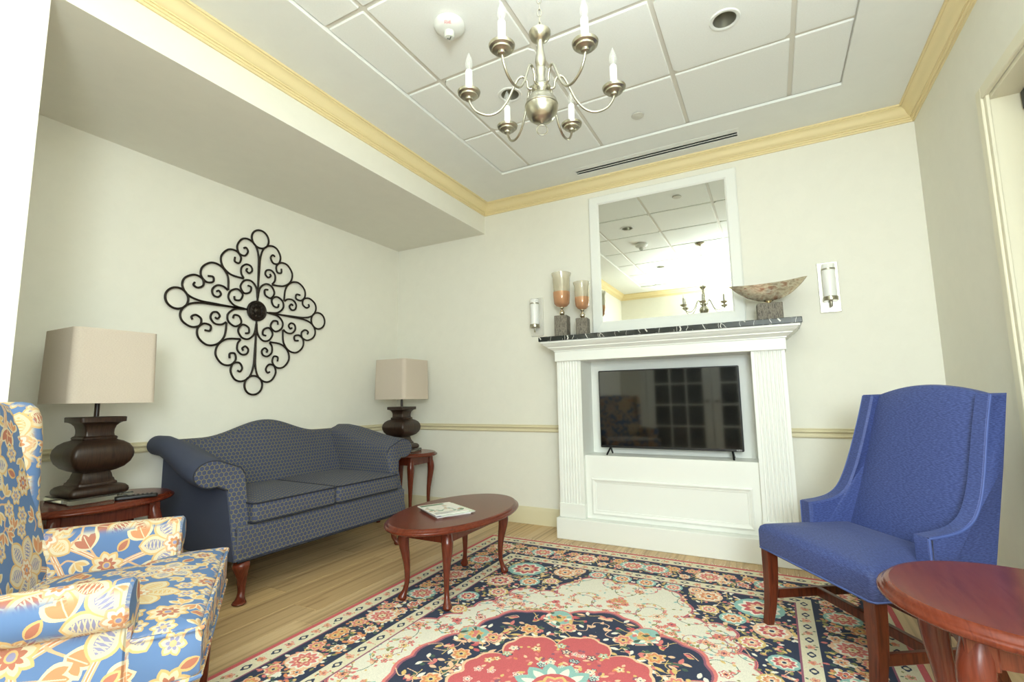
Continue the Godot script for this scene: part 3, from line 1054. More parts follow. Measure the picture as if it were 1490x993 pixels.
# ---------------------------------------------------------------- fireplace and what is on it
func build_fireplace() -> void:
	var t := thing("fireplace_surround", "white panelled fireplace surround with fluted pilasters and a television niche", "fireplace", Vector3(1.2, 0, 0.002))
	# local x from -0.82 to 0.82
	var g := G.new()
	g.span(Vector3(-0.82, 0, 0.0), Vector3(0.82, 0.155, 0.305), 0.004)
	put(g, "plinth", M.white, t)
	for s in [-1, 1]:
		g = G.new()
		var xa: float = -0.80 if s < 0 else 0.60
		g.span(Vector3(xa - 0.004, 0.155, 0.0), Vector3(xa + 0.204, 0.26, 0.276), 0.004)
		put(g, "pilaster_base", M.white, t)
		# fluted front: one outline pushed upwards
		var poly := PackedVector2Array([Vector2(0, 0), Vector2(0.2, 0), Vector2(0.2, 0.264)])
		var nf := 7
		for k in nf:
			var cx := 0.2 - (0.02 + (k + 0.5) * 0.16 / nf)
			for a in 7:
				var th := PI * a / 6
				poly.push_back(Vector2(cx + cos(th) * 0.0085, 0.264 - sin(th) * 0.007))
		poly.push_back(Vector2(0, 0.264))
		g = G.new()
		g.xf = Transform3D(Basis(Vector3(1, 0, 0), Vector3(0, 0, 1), Vector3(0, 1, 0)), Vector3(xa, 0.26, 0.0))
		g.prism(poly, 1.095, 0.0, 36.0)
		put(g, "pilaster", M.white, t)
	# niche: back and sides, shelf, apron
	g = G.new()
	g.span(Vector3(-0.60, 0.625, 0.0), Vector3(0.60, 1.355, 0.012), 0.0)
	put(g, "niche_back", M.white, t)
	g = G.new()
	g.span(Vector3(-0.6, 0.155, 0.0), Vector3(0.6, 0.625, 0.225), 0.003)
	put(g, "apron", M.white, t)
	# panel moulding: mitred frame of a stepped profile
	var fr := G.new()
	var lv := [[0.0, 0.0], [0.0, 0.012], [0.008, 0.016], [0.016, 0.012], [0.022, 0.007], [0.03, 0.007], [0.034, 0.0]]
	var rings := []
	for l in lv:
		var o: float = l[0]
		var r := PackedVector3Array([Vector3(-0.55 + o, 0.19 + o, 0.2245 + l[1]), Vector3(0.55 - o, 0.19 + o, 0.2245 + l[1]), Vector3(0.55 - o, 0.455 - o, 0.2245 + l[1]), Vector3(-0.55 + o, 0.455 - o, 0.2245 + l[1])])
		rings.push_back(r)
	fr.loft(rings, false)
	put(fr, "panel_moulding", M.white, t)
	# header and cornice
	g = G.new()
	g.span(Vector3(-0.81, 1.355, 0.0), Vector3(0.81, 1.432, 0.285), 0.003)
	put(g, "frieze", M.white, t)
	rings = []
	for l in [[0.81, 0.285, 1.432], [0.815, 0.29, 1.434], [0.815, 0.29, 1.442], [0.826, 0.3, 1.448], [0.838, 0.312, 1.458], [0.842, 0.318, 1.464], [0.85, 0.326, 1.466], [0.85, 0.326, 1.474], [0.862, 0.338, 1.482], [0.876, 0.352, 1.494], [0.884, 0.362, 1.508], [0.892, 0.37, 1.51], [0.892, 0.37, 1.526]]:
		var cy: float = 1.432 + (l[2] - 1.432) * 0.838
		rings.push_back(PackedVector3Array([Vector3(-l[0], cy, 0), Vector3(l[0], cy, 0), Vector3(l[0], cy, l[1]), Vector3(-l[0], cy, l[1])]))
	g = G.new(); g.loft(rings)
	put(g, "cornice", M.white, t)
	# marble shelf
	g = G.new(); g.span(Vector3(-0.905, 0, 0), Vector3(0.905, 0.0378, 0.385), 0.003)
	var sh := put(g, "marble_shelf", M.marble)
	sh.position = Vector3(1.2, 1.511, 0.0)
	tag(sh, "black marble mantel shelf with white veins", "shelf")
	var top := 1.549
	# television
	var tv := thing("television", "black flat screen television standing in the fireplace niche", "television", Vector3(1.208, 0.625, 0.13))
	g = G.new(); g.span(Vector3(-0.505, 0.055, -0.03), Vector3(0.505, 0.648, 0.02), 0.004)
	g.span(Vector3(-0.35, 0.1, -0.06), Vector3(0.35, 0.4, -0.03), 0.01)
	put(g, "body", M.black, tv)
	g = G.new(); g.span(Vector3(-0.497, 0.072, 0.0195), Vector3(0.497, 0.64, 0.0215), 0.0005)
	put(g, "screen", M.screen, tv)
	for s in [-1, 1]:
		g = G.new()
		var x: float = s * 0.43
		g.tube([Vector3(x, 0.06, 0.0), Vector3(x + s * 0.008, 0.03, 0.035), Vector3(x + s * 0.012, 0.007, 0.07)], 0.007, 6)
		g.tube([Vector3(x, 0.06, 0.0), Vector3(x + s * 0.004, 0.03, -0.03), Vector3(x + s * 0.006, 0.007, -0.06)], 0.007, 6)
		put(g, "foot", M.black, tv)
	var tm := TextMesh.new()
	tm.text = "VIZIO"
	tm.font = sysfont()
	tm.font_size = 16; tm.pixel_size = 0.0009; tm.depth = 0.001
	var lo := putm(tm, "lettering", mat(c255(210, 210, 210), 0.4), tv, Transform3D(Basis.IDENTITY, Vector3(0.475, 0.0635, 0.0208)))
	lo.set_meta("label", "small silver maker's lettering")
	# mirror
	var mi := thing("wall_mirror", "large white framed mirror standing on the mantel shelf", "mirror", Vector3(1.207, top, 0.0))
	var x0 := -0.575
	var x1 := 0.575
	var ya := 0.0
	var yb := 2.762 - top
	var fw := 0.083
	for e in 4:
		var inn := [[x0, ya, x0 + fw, ya + 0.135], [x1, ya, x1 - fw, ya + 0.135], [x1, yb, x1 - fw, yb - 0.072], [x0, yb, x0 + fw, yb - 0.072]]
		var a = inn[e]
		var b = inn[(e + 1) % 4]
		var r2 := []
		for l in [[0.0, 0.002], [0.0, 0.03], [0.12, 0.036], [0.86, 0.03], [1.0, 0.02], [1.0, 0.002]]:
			pass
		var prof := [[0.0, 0.002], [0.0, 0.028], [0.1, 0.034], [0.85, 0.03], [1.0, 0.02], [1.0, 0.002]]
		var ra := PackedVector3Array()
		var rb := PackedVector3Array()
		for l in prof:
			ra.push_back(Vector3(lerpf(a[0], a[2], l[0]), lerpf(a[1], a[3], l[0]), l[1]))
			rb.push_back(Vector3(lerpf(b[0], b[2], l[0]), lerpf(b[1], b[3], l[0]), l[1]))
		var fg := G.new(); fg.loft([ra, rb], true, 25.0, false)
		put(fg, "frame_rail", M.white, mi)
	g = G.new(); g.span(Vector3(x0 + fw - 0.004, ya + 0.131, 0.006), Vector3(x1 - fw + 0.004, yb - 0.068, 0.016), 0.0)
	put(g, "mirror_glass", M.mirror, mi)
	# sconces
	for k in 2:
		var sx: float = [0.116, 2.296][k]
		var sc := thing("wall_sconce", ["silver wall sconce with a frosted glass tube beside the tall goblet", "silver wall sconce with a frosted glass tube beside the footed bowl"][k], "sconce", Vector3(sx, 1.61, 0.0), 0.0, "sconces either side of the mirror")
		g = G.new(); g.span(Vector3(-0.06, 0, 0), Vector3(0.06, 0.345, 0.016), 0.003)
		put(g, "backplate", M.plate, sc)
		g = G.new(); g.lathe([Vector2(0.036, 0.095), Vector2(0.038, 0.1), Vector2(0.038, 0.315), Vector2(0.036, 0.32), Vector2(0.033, 0.32), Vector2(0.033, 0.31)], 32, Vector3(0, 0, 0.062))
		put(g, "glass_tube", M.frost, sc)
		g = G.new(); g.lathe([Vector2(0.041, 0.07), Vector2(0.044, 0.073), Vector2(0.044, 0.096), Vector2(0.041, 0.099)], 32, Vector3(0, 0, 0.062))
		g.tube([Vector3(0, 0.084, 0.014), Vector3(0, 0.084, 0.04)], 0.012, 10)
		put(g, "cup", M.nickel, sc)
		g = G.new(); g.lathe([Vector2(0.0395, 0.278), Vector2(0.041, 0.279), Vector2(0.041, 0.288), Vector2(0.0395, 0.289)], 32, Vector3(0, 0, 0.062))
		g.tube([Vector3(0, 0.283, 0.014), Vector3(0, 0.283, 0.024)], 0.008, 8)
		put(g, "ring", M.nickel, sc)
		g = G.new(); g.lathe([Vector2(0.006, 0.03), Vector2(0.009, 0.034), Vector2(0.008, 0.06), Vector2(0.011, 0.07)], 16, Vector3(0, 0, 0.062))
		put(g, "stem", M.nickel, sc)
		g = G.new(); g.lathe([Vector2(0.004, 0.0), Vector2(0.004, 0.012)], 10, Vector3(0.0, 0.0, 0.0))
	# goblets
	for k in 2:
		var gp: Vector3 = [Vector3(0.445, top, 0.235), Vector3(0.618, top, 0.23)][k]
		var sc: float = [1.26, 1.0][k]
		var gb := thing("candle_goblet", ["taller amber glass hurricane goblet on a grey square block", "shorter amber glass hurricane goblet next to the mirror frame"][k], "candle holder", gp, 0.1, "goblets on the mantel shelf")
		var bh: float = [0.178, 0.142][k]
		var bw2: float = [0.105, 0.094][k]
		g = G.new(); g.box(Vector3(0, bh / 2, 0), Vector3(bw2, bh, bw2), 0.003)
		put(g, "block_base", M.stone, gb)
		var y := bh
		g = G.new()
		var prof := [Vector2(0.012, y), Vector2(0.014, y + 0.004)]
		for a in 9:
			var th := -PI / 2 + 0.5 + a / 8.0 * (PI - 1.0)
			prof.push_back(Vector2(cos(th) * 0.023, y + 0.026 + sin(th) * 0.023))
		prof.append_array([Vector2(0.01, y + 0.05), Vector2(0.008, y + 0.056), Vector2(0.016, y + 0.064), Vector2(0.02, y + 0.068), Vector2(0.02, y + 0.072)])
		g.lathe(prof, 28)
		put(g, "ball_stem", M.chrome, gb)
		y += 0.072
		var gh := 0.225 * sc
		var wk: float = [1.24, 1.05][k]
		# lower, amber part of the glass and the upper, clear part
		g = G.new()
		var low := [Vector2(0.014, y), Vector2(0.034 * wk, y + 0.008), Vector2(0.05 * wk, y + 0.03), Vector2(0.055 * wk, y + 0.07 * sc), Vector2(0.0555 * wk, y + 0.1 * sc), Vector2(0.0525 * wk, y + 0.1 * sc), Vector2(0.052 * wk, y + 0.07 * sc), Vector2(0.047 * wk, y + 0.032), Vector2(0.03 * wk, y + 0.012), Vector2(0.01, y + 0.01)]
		g.lathe(low, 36)
		put(g, "amber_cup", M.amber, gb)
		g = G.new()
		var hi := [Vector2(0.0555, y + 0.1 * sc), Vector2(0.057, y + 0.14 * sc), Vector2(0.059, y + 0.19 * sc), Vector2(0.067, y + gh - 0.002), Vector2(0.065, y + gh), Vector2(0.056, y + 0.19 * sc), Vector2(0.054, y + 0.14 * sc), Vector2(0.0525, y + 0.1 * sc), Vector2(0.0555, y + 0.1 * sc)]
		for q in hi.size(): hi[q].x *= wk
		var rr := []
		for p in hi:
			rr.push_back(ring_at(p.x, p.y, 36))
		g.loft(rr, false, 50.0)
		put(g, "glass_rim", M.smoke_glass, gb)
	# boat shaped bowl on a block
	var bw := thing("footed_bowl", "boat shaped metallic glass bowl on a grey stone block", "bowl", Vector3(1.93, top, 0.23), 0.08)
	g = G.new(); g.box(Vector3(0, 0.06, 0), Vector3(0.15, 0.12, 0.115), 0.003)
	put(g, "block_base", M.stone, bw)
	g = G.new(); g.lathe([Vector2(0.03, 0.12), Vector2(0.024, 0.124), Vector2(0.012, 0.13), Vector2(0.028, 0.138), Vector2(0.034, 0.142)], 24)
	put(g, "foot", M.chrome, bw)
	var rings2 := []
	for part in 2:
		var seq := range(0, 11) if part == 0 else range(10, -1, -1)
		for i in seq:
			var s: float = i / 10.0
			var r := PackedVector3Array()
			for k in 40:
				var th := TAU * k / 40
				var cx := cos(th)
				var sz := sin(th)
				var rad := pow(s, 0.55)
				var lx := 0.235 * rad * cx
				var lz := 0.1 * rad * sz * (1.0 - 0.25 * absf(cx))
				var lift := 0.03 * s * cx * cx
				var yy := 0.138 + 0.105 * pow(s, 1.25) + lift + 0.012 * s * cx
				if part == 1:
					lx *= 0.965; lz *= 0.94; yy += 0.005 * (1.0 - s)
				r.push_back(Vector3(lx + 0.001 * cx, yy, lz + 0.001 * sz))
			rings2.push_back(r)
	g = G.new(); g.loft(rings2, true, 60.0)
	put(g, "bowl", M.bowl, bw)

func ring_at(r: float, y: float, seg: int) -> PackedVector3Array:
	var o := PackedVector3Array()
	for i in seg:
		var t := TAU * i / seg
		o.push_back(Vector3(cos(t) * r, y, sin(t) * r))
	return o

func sysfont() -> SystemFont:
	var f := SystemFont.new()
	f.font_names = PackedStringArray(["Droid Sans"])
	return f

# ---------------------------------------------------------------- wall ornament
func build_ornament() -> void:
	var t := thing("wall_ornament", "dark iron diamond of scrollwork hanging over the navy sofa", "wall decor", Vector3(XL + 0.02, 1.755, 1.585))
	var A := [Vector2(0, 0.07), Vector2(0.0, 0.18), Vector2(0.003, 0.3), Vector2(0.008, 0.42), Vector2(0.035, 0.497), Vector2(0.09, 0.533), Vector2(0.145, 0.52), Vector2(0.178, 0.462), Vector2(0.162, 0.408), Vector2(0.118, 0.4), Vector2(0.094, 0.435), Vector2(0.108, 0.463), Vector2(0.128, 0.456)]
	var B := [Vector2(0.19, 0.372), Vector2(0.19, 0.338), Vector2(0.155, 0.336), Vector2(0.146, 0.382), Vector2(0.185, 0.42), Vector2(0.245, 0.412), Vector2(0.29, 0.352), Vector2(0.276, 0.282), Vector2(0.214, 0.235), Vector2(0.118, 0.226)]
	var B2 := [Vector2(0.116, 0.23), Vector2(0.137, 0.262), Vector2(0.136, 0.308), Vector2(0.102, 0.338), Vector2(0.064, 0.33), Vector2(0.054, 0.298), Vector2(0.078, 0.276), Vector2(0.1, 0.292), Vector2(0.092, 0.308)]
	var Cc := [Vector2(0.002, 0.1), Vector2(0.014, 0.175), Vector2(0.058, 0.22), Vector2(0.11, 0.212), Vector2(0.138, 0.162), Vector2(0.108, 0.118), Vector2(0.062, 0.134), Vector2(0.056, 0.172), Vector2(0.082, 0.18)]
	for qd in 4:
		for mir in 2:
			for sc in [A, B, B2, Cc]:
				var pts := []
				for p in curve(sc, 6):
					var a: Vector2 = p
					if mir: a.x = -a.x
					a = a.rotated(qd * PI / 2)
					pts.push_back(Vector3(0.0, a.y, a.x))
				var g := G.new()
				g.tube(pts, 0.0072, 7)
				put(g, "scroll", M.iron, t)
		var ring := []
		for k in 36:
			var a := Vector2(0, 0.56) + Vector2.from_angle(TAU * k / 36) * 0.07
			a = a.rotated(qd * PI / 2)
			ring.push_back(Vector3(0.0, a.y, a.x))
		var g2 := G.new(); g2.tube(ring, 0.0075, 7, true)
		put(g2, "ring", M.iron, t)
	var g := G.new()
	g.xf = Transform3D(Basis(Vector3.FORWARD, PI / 2), Vector3(-0.012, 0, 0))
	g.lathe([Vector2(0.074, 0), Vector2(0.078, 0.006), Vector2(0.078, 0.016), Vector2(0.07, 0.024), Vector2(0.062, 0.02), Vector2(0.056, 0.022), Vector2(0.05, 0.026), Vector2(0.034, 0.026), Vector2(0.03, 0.022), Vector2(0.022, 0.024), Vector2(0.016, 0.031), Vector2(0.0, 0.033)], 40)
	var md := put(g, "medallion", M.iron, t)
	g = G.new()
	for k in 10:
		var a := Vector2.from_angle(TAU * k / 10) * 0.043
		g.xf = Transform3D(Basis(Vector3.FORWARD, PI / 2), Vector3(0.01, a.y, a.x))
		g.lathe([Vector2(0.011, 0), Vector2(0.01, 0.006), Vector2(0.006, 0.01), Vector2(0, 0.011)], 10)
	put(g, "rosettes", M.iron, md)

# ---------------------------------------------------------------- sofa
func scroll_ring(cy: float, cz: float, ry: float, rz: float, x: float, zi: float, zo: float, yb: float, seg := 22) -> PackedVector3Array:
	# arm section in the (z, y) plane: inner upright at zi, outer side at zo, oval roll hanging outwards
	var o := PackedVector3Array()
	o.push_back(Vector3(x, yb, zi))
	o.push_back(Vector3(x, yb, zo))
	o.push_back(Vector3(x, cy - ry * 1.35, zo))
	for k in seg + 1:
		var t := lerpf(-PI / 2 - 0.3, PI * 0.72, float(k) / seg)
		o.push_back(Vector3(x, cy + sin(t) * ry, cz + cos(t) * rz))
	o.push_back(Vector3(x, cy + ry * 0.25, lerpf(zi, cz - rz, 0.3)))
	o.push_back(Vector3(x, cy - ry * 0.3, zi))
	return o

func build_sofa() -> void:
	var t := thing("sofa", "navy camelback loveseat with gold honeycomb fabric and rolled arms", "sofa", Vector3(-1.05, 0, 1.535), deg_to_rad(-2.0))
	# local: x front +, z along the sofa, half length 0.68
	var fx := 0.44
	var bx := -0.41
	var hl := 0.64
	var g := G.new()
	# base rail with a welt
	g.span(Vector3(bx + 0.02, 0.225, -hl), Vector3(fx - 0.01, 0.405, hl), 0.012)
	put(g, "seat_base", M.hex, t)
	g = G.new()
	g.tube([Vector3(fx - 0.008, 0.228, -hl), Vector3(fx - 0.008, 0.228, hl)], 0.006, 6)
	put(g, "piping", M.piping, t)
	# camel back
	var rings := []
	var n := 40
	for i in n + 1:
		var z := lerpf(-0.62, 0.62, float(i) / n)
		var u := absf(z) / 0.62
		var hump := 0.5 + 0.5 * cos(PI * clampf(u / 0.72, 0, 1))
		var top := 0.842 + 0.1 * hump + 0.02 * smoothstep(0.8, 1.0, u) * 0.0
		var r := PackedVector3Array()
		for p in [Vector2(bx + 0.02, 0.24), Vector2(bx, 0.5), Vector2(bx - 0.01, top - 0.04), Vector2(bx + 0.005, top - 0.012), Vector2(bx + 0.035, top), Vector2(bx + 0.07, top - 0.008), Vector2(bx + 0.1, top - 0.04), Vector2(bx + 0.135, top - 0.14), Vector2(bx + 0.19, 0.62), Vector2(bx + 0.225, 0.5), Vector2(bx + 0.23, 0.4), Vector2(bx + 0.23, 0.24)]:
			r.push_back(Vector3(p.x, p.y, z))
		rings.push_back(r)
	g = G.new(); g.loft(rings, true, 50.0, false)
	put(g, "backrest", M.hex, t)
	# arms: one section lofted from back (high) to front (low)
	for s in [-1, 1]:
		var prof := []
		var xs := [bx + 0.03, bx + 0.14, bx + 0.26, bx + 0.4, bx + 0.54, bx + 0.68, fx - 0.045, fx - 0.02]
		var cys := [0.815, 0.812, 0.792, 0.758, 0.725, 0.7, 0.69, 0.688]
		var rs := [0.058, 0.062, 0.066, 0.07, 0.073, 0.075, 0.076, 0.072]
		var rzs := [0.06, 0.064, 0.07, 0.078, 0.086, 0.095, 0.1, 0.096]
		var czs := [0.69, 0.692, 0.7, 0.71, 0.72, 0.728, 0.732, 0.732]
		for i in xs.size():
			var r := scroll_ring(cys[i], czs[i], rs[i], rzs[i], xs[i], 0.55, 0.655, 0.23)
			for k in r.size(): r[k].z *= s
			prof.push_back(r)
		g = G.new(); g.loft(prof, true, 50.0, false)
		lean(g, bx, fx)
		var arm := put(g, "arm", M.navy if s > 0 else M.hex, t)
		# front panel: keyhole outline with the honeycomb
		var front := scroll_ring(0.688, 0.732, 0.07, 0.094, 0.0, 0.554, 0.651, 0.23)
		var poly := PackedVector2Array()
		for p in front: poly.push_back(Vector2(p.z * s, p.y))
		g = G.new()
		g.xf = Transform3D(Basis(Vector3(0, 0, 1), Vector3(0, 1, 0), Vector3(1, 0, 0)), Vector3(fx - 0.024, 0, 0))
		g.prism(poly, 0.018, 0.006, 40.0)
		lean(g, bx, fx)
		put(g, "front_panel", M.hex, arm)
		var pts := []
		for p in poly.slice(2): pts.push_back(Vector3(fx - 0.014, p.y, p.x))
		g = G.new(); g.tube(pts, 0.0045, 6)
		lean(g, bx, fx)
		put(g, "piping", M.piping, arm)
	# two seat cushions with welts
	for s in [-1, 1]:
		g = G.new()
		g.cushion(0.33, 0.058, 0.28, 0.03, 0.022, 0.035, Vector3(0.105, 0.463, s * 0.283))
		var c := put(g, "seat_cushion", M.hex, t)
		for yy in [0.515, 0.412]:
			var rr := G.rect(0.33, 0.281, yy, 0.03, 4)
			var pts := []
			for p in rr: pts.push_back(p + Vector3(0.105, 0, s * 0.283))
			g = G.new(); g.tube(pts, 0.005, 6, true)
			put(g, "piping", M.piping, c)
	# carved front legs, plain rear legs
	for s in [-1, 1]:
		g = G.new()
		cabriole(g, Vector3(fx - 0.055, 0, s * (hl - 0.055)), 0.235, Vector3(1, 0, s).normalized(), 1.45)
		put(g, "leg", M.cherry_leg, t)
		g = G.new()
		cabriole(g, Vector3(bx + 0.07, 0, s * (hl - 0.055)), 0.235, Vector3(-1, 0, s).normalized(), 1.2)
		put(g, "leg", M.cherry_leg, t)

func lean(g: G, bx: float, fx: float) -> void:
	# the arm front leans back towards its top
	for i in g.v.size():
		var p := g.v[i]
		var k := clampf((p.x - bx) / (fx - bx), 0, 1)
		p.x -= 0.11 * smoothstep(0.3, 0.66, p.y) * k * k
		g.v[i] = p

func cabriole(g: G, at: Vector3, h: float, out: Vector3, k: float) -> void:
	# queen anne leg: knee out, ankle in, pad foot
	var ys := [1.0, 0.93, 0.86, 0.76, 0.64, 0.5, 0.35, 0.22, 0.14, 0.09, 0.055, 0.03, 0.0]
	var off := [0.0, 0.008, 0.014, 0.012, 0.004, -0.004, -0.008, -0.006, 0.002, 0.011, 0.017, 0.018, 0.015]
	var rad := [0.026, 0.029, 0.031, 0.028, 0.0235, 0.0185, 0.015, 0.0135, 0.0145, 0.0185, 0.0235, 0.0245, 0.018]
	var rings := []
	var per := 3
	var n := ys.size()
	for i in n - 1:
		for q in (per if i < n - 2 else per + 1):
			var t := float(q) / per
			var y: float = lerpf(ys[i], ys[i + 1], t) * h
			var o: float = cubic(off, i, t) * k
			var r: float = cubic(rad, i, t) * k
			var ring := PackedVector3Array()
			var side := out.cross(Vector3.UP)
			for s in 16:
				var a := TAU * s / 16
				ring.push_back(at + Vector3(0, y, 0) + out * (o + cos(a) * r) + side * sin(a) * r)
			rings.push_back(ring)
	g.loft(rings, true, 60.0)

func cubic(a: Array, i: int, t: float) -> float:
	return cubic_interpolate(a[i], a[i + 1], a[maxi(i - 1, 0)], a[mini(i + 2, a.size() - 1)], t)

# ---------------------------------------------------------------- tables
func oval_table(called: String, label: String, cat: String, at: Vector3, turn: float, ax: float, az: float, h: float, lx: float, lz: float, lk: float, group := "") -> Node3D:
	var t := thing(called, label, cat, at, turn, group)
	var g := G.new()
	var rings := []
	for l in [[-0.024, -0.032], [-0.012, -0.032], [-0.004, -0.028], [0.0, -0.022], [-0.002, -0.016], [-0.008, -0.013], [-0.012, -0.012], [-0.014, -0.007], [-0.02, -0.002], [-0.028, 0.0]]:
		rings.push_back(G.oval(ax + l[0], az + l[0], h + l[1], 64))
	g.loft(rings, true, 60.0)
	put(g, "table_top", M.cherry, t)
	# apron: rectangular frame between the legs with bowed rails
	var ah := 0.07
	g = G.new()
	var ro := []
	for y in [h - 0.032 - ah, h - 0.033]:
		var r := G.oval(ax - 0.06, az - 0.06, y, 64)
		for i in r.size():
			r[i].x = clampf(r[i].x, -lx - 0.012, lx + 0.012)
			r[i].z = clampf(r[i].z, -lz - 0.012, lz + 0.012)
		ro.push_back(r)
	g.loft(ro, true, 30.0)
	put(g, "apron", M.cherry_leg, t)
	for sx in [-1, 1]:
		for sz in [-1, 1]:
			g = G.new()
			var p := Vector3(sx * lx, 0, sz * lz)
			cabriole(g, p, h - 0.05, Vector3(sx, 0, sz).normalized(), lk)
			g.box(p + Vector3(0, h - 0.068, 0), Vector3(0.05, 0.07, 0.05) * lk, 0.004)
			put(g, "leg", M.cherry_leg, t)
	return t

func build_tables() -> void:
	oval_table("coffee_table", "oval cherry coffee table with cabriole legs standing half on the rug", "table", Vector3(0.236, 0.008, 1.435), 0.0, 0.312, 0.505, 0.424, 0.135, 0.285, 1.0)
	oval_table("end_table", "oval cherry end table between the floral armchair and the sofa", "table", Vector3(-1.08, 0, 2.66), 0.0, 0.25, 0.345, 0.605, 0.13, 0.2, 1.0, "cherry end tables")
	oval_table("end_table", "oval cherry end table in the corner beyond the sofa", "table", Vector3(-1.06, 0, 0.375), 0.0, 0.3, 0.26, 0.605, 0.17, 0.13, 1.0, "cherry end tables")
	oval_table("end_table", "bare cherry end table next to the blue chair", "table", Vector3(2.383, 0.008, 2.283), 0.0, 0.275, 0.282, 0.592, 0.13, 0.145, 1.1, "cherry end tables")
	# remote control on the left end table
	var rc := thing("remote_control", "slim black remote control on the end table beside the lamp", "remote", Vector3(-0.9, 0.6056, 2.56), deg_to_rad(-24))
	var g := G.new()
	g.cushion(0.022, 0.008, 0.085, 0.012, 0.005, 0.002, Vector3(0, 0.008, 0))
	put(g, "body", M.black, rc)
	g = G.new()
	for i in 3:
		for j in 7:
			g.box(Vector3(-0.012 + i * 0.012, 0.0185, -0.06 + j * 0.018), Vector3(0.007, 0.003, 0.009), 0.001)
	put(g, "buttons", mat(c255(50, 50, 52), 0.5), rc)
	# magazines on the coffee table
	var spec := [[Vector3(0.215, 0.432, 1.52), 58.0, 0.006, 2], [Vector3(0.228, 0.438, 1.51), 64.0, 0.006, 1], [Vector3(0.205, 0.444, 1.53), 60.0, 0.007, 0]]
	var names := ["magazine with a dark green cover at the bottom of the pile", "magazine with a green and yellow cover in the middle of the pile", "pale magazine lying open to view on top of the pile"]
	for k in 3:
		var mg := thing("magazine", names[k], "magazine", spec[k][0], deg_to_rad(spec[k][1]), "magazines on the coffee table")
		var th: float = spec[k][2]
		g = G.new(); g.span(Vector3(-0.1, 0.0008, -0.133), Vector3(0.1, th - 0.0006, 0.133), 0.001)
		put(g, "pages", M.paper, mg)
		var cv := SurfaceTool.new()
		cv.begin(Mesh.PRIMITIVE_TRIANGLES)
		for v in [[-0.102, -0.136, 0, 0], [0.102, -0.136, 1, 0], [0.102, 0.136, 1, 1], [-0.102, -0.136, 0, 0], [0.102, 0.136, 1, 1], [-0.102, 0.136, 0, 1]]:
			cv.set_normal(Vector3.UP); cv.set_uv(Vector2(v[2], v[3])); cv.add_vertex(Vector3(v[0], th, v[1]))
		var cm := mat(Color.WHITE, 0.25, 0, cover_texture(k))
		putm(cv.commit(), "cover", cm, mg)

# ---------------------------------------------------------------- lamps
func build_lamps() -> void:
	var spots := [Vector3(-1.105, 0.605, 2.67), Vector3(-1.1, 0.605, 0.385)]
	var labels := ["dark turned table lamp with linen shade beside the floral armchair", "dark turned table lamp with linen shade in the room corner"]
	for k in 2:
		var t := thing("table_lamp", labels[k], "lamp", spots[k], 0.0, "matching table lamps")
		var g := G.new()
		g.box(Vector3(0, 0.0135, 0), Vector3(0.262, 0.027, 0.262), 0.004)
		put(g, "crystal_base", M.crystal, t)
		var prof := [[0.112, 0.028], [0.118, 0.034], [0.12, 0.044], [0.117, 0.056], [0.108, 0.066], [0.096, 0.071], [0.082, 0.074], [0.08, 0.084], [0.074, 0.088], [0.07, 0.1], [0.066, 0.104], [0.062, 0.122], [0.06, 0.128], [0.058, 0.134], [0.075, 0.14], [0.1, 0.155], [0.118, 0.178], [0.127, 0.203], [0.129, 0.222], [0.125, 0.244], [0.112, 0.266], [0.092, 0.281], [0.074, 0.288], [0.07, 0.292], [0.073, 0.298], [0.07, 0.305], [0.062, 0.31], [0.06, 0.322], [0.061, 0.34], [0.066, 0.358], [0.076, 0.37], [0.086, 0.376], [0.096, 0.378], [0.097, 0.4], [0.094, 0.403], [0.03, 0.404]]
		var rings := []
		for p in prof: rings.push_back(G.rect(p[0], p[0], p[1], p[0] * 0.16, 3))
		g = G.new(); g.loft(rings, true, 40.0)
		put(g, "base", M.lamp, t)
		g = G.new(); g.lathe([Vector2(0.011, 0.4), Vector2(0.011, 0.56), Vector2(0.018, 0.565), Vector2(0.018, 0.62), Vector2(0.006, 0.63)], 16)
		put(g, "stem", M.lamp, t)
		# square shade, a thin shell with rounded corners
		rings = []
		for p in [[0.181, 0.47], [0.175, 0.83], [0.1725, 0.83], [0.1785, 0.47], [0.181, 0.47]]:
			rings.push_back(G.rect(p[0], p[0], p[1], 0.035, 6))
		g = G.new(); g.loft(rings, false, 40.0)
		var sh := put(g, "shade", M.linen, t)
		g = G.new()
		for a in 3:
			var d := Vector3(cos(a * TAU / 3), 0, sin(a * TAU / 3))
			g.tube([Vector3(0, 0.62, 0), d * 0.166 + Vector3(0, 0.62, 0)], 0.002, 5)
		put(g, "spider", M.iron, sh)
		g = G.new(); g.lathe([Vector2(0.012, 0.62), Vector2(0.014, 0.64), Vector2(0.03, 0.68), Vector2(0.031, 0.7), Vector2(0.022, 0.725), Vector2(0, 0.733)], 20)
		put(g, "bulb", M.frost, t)

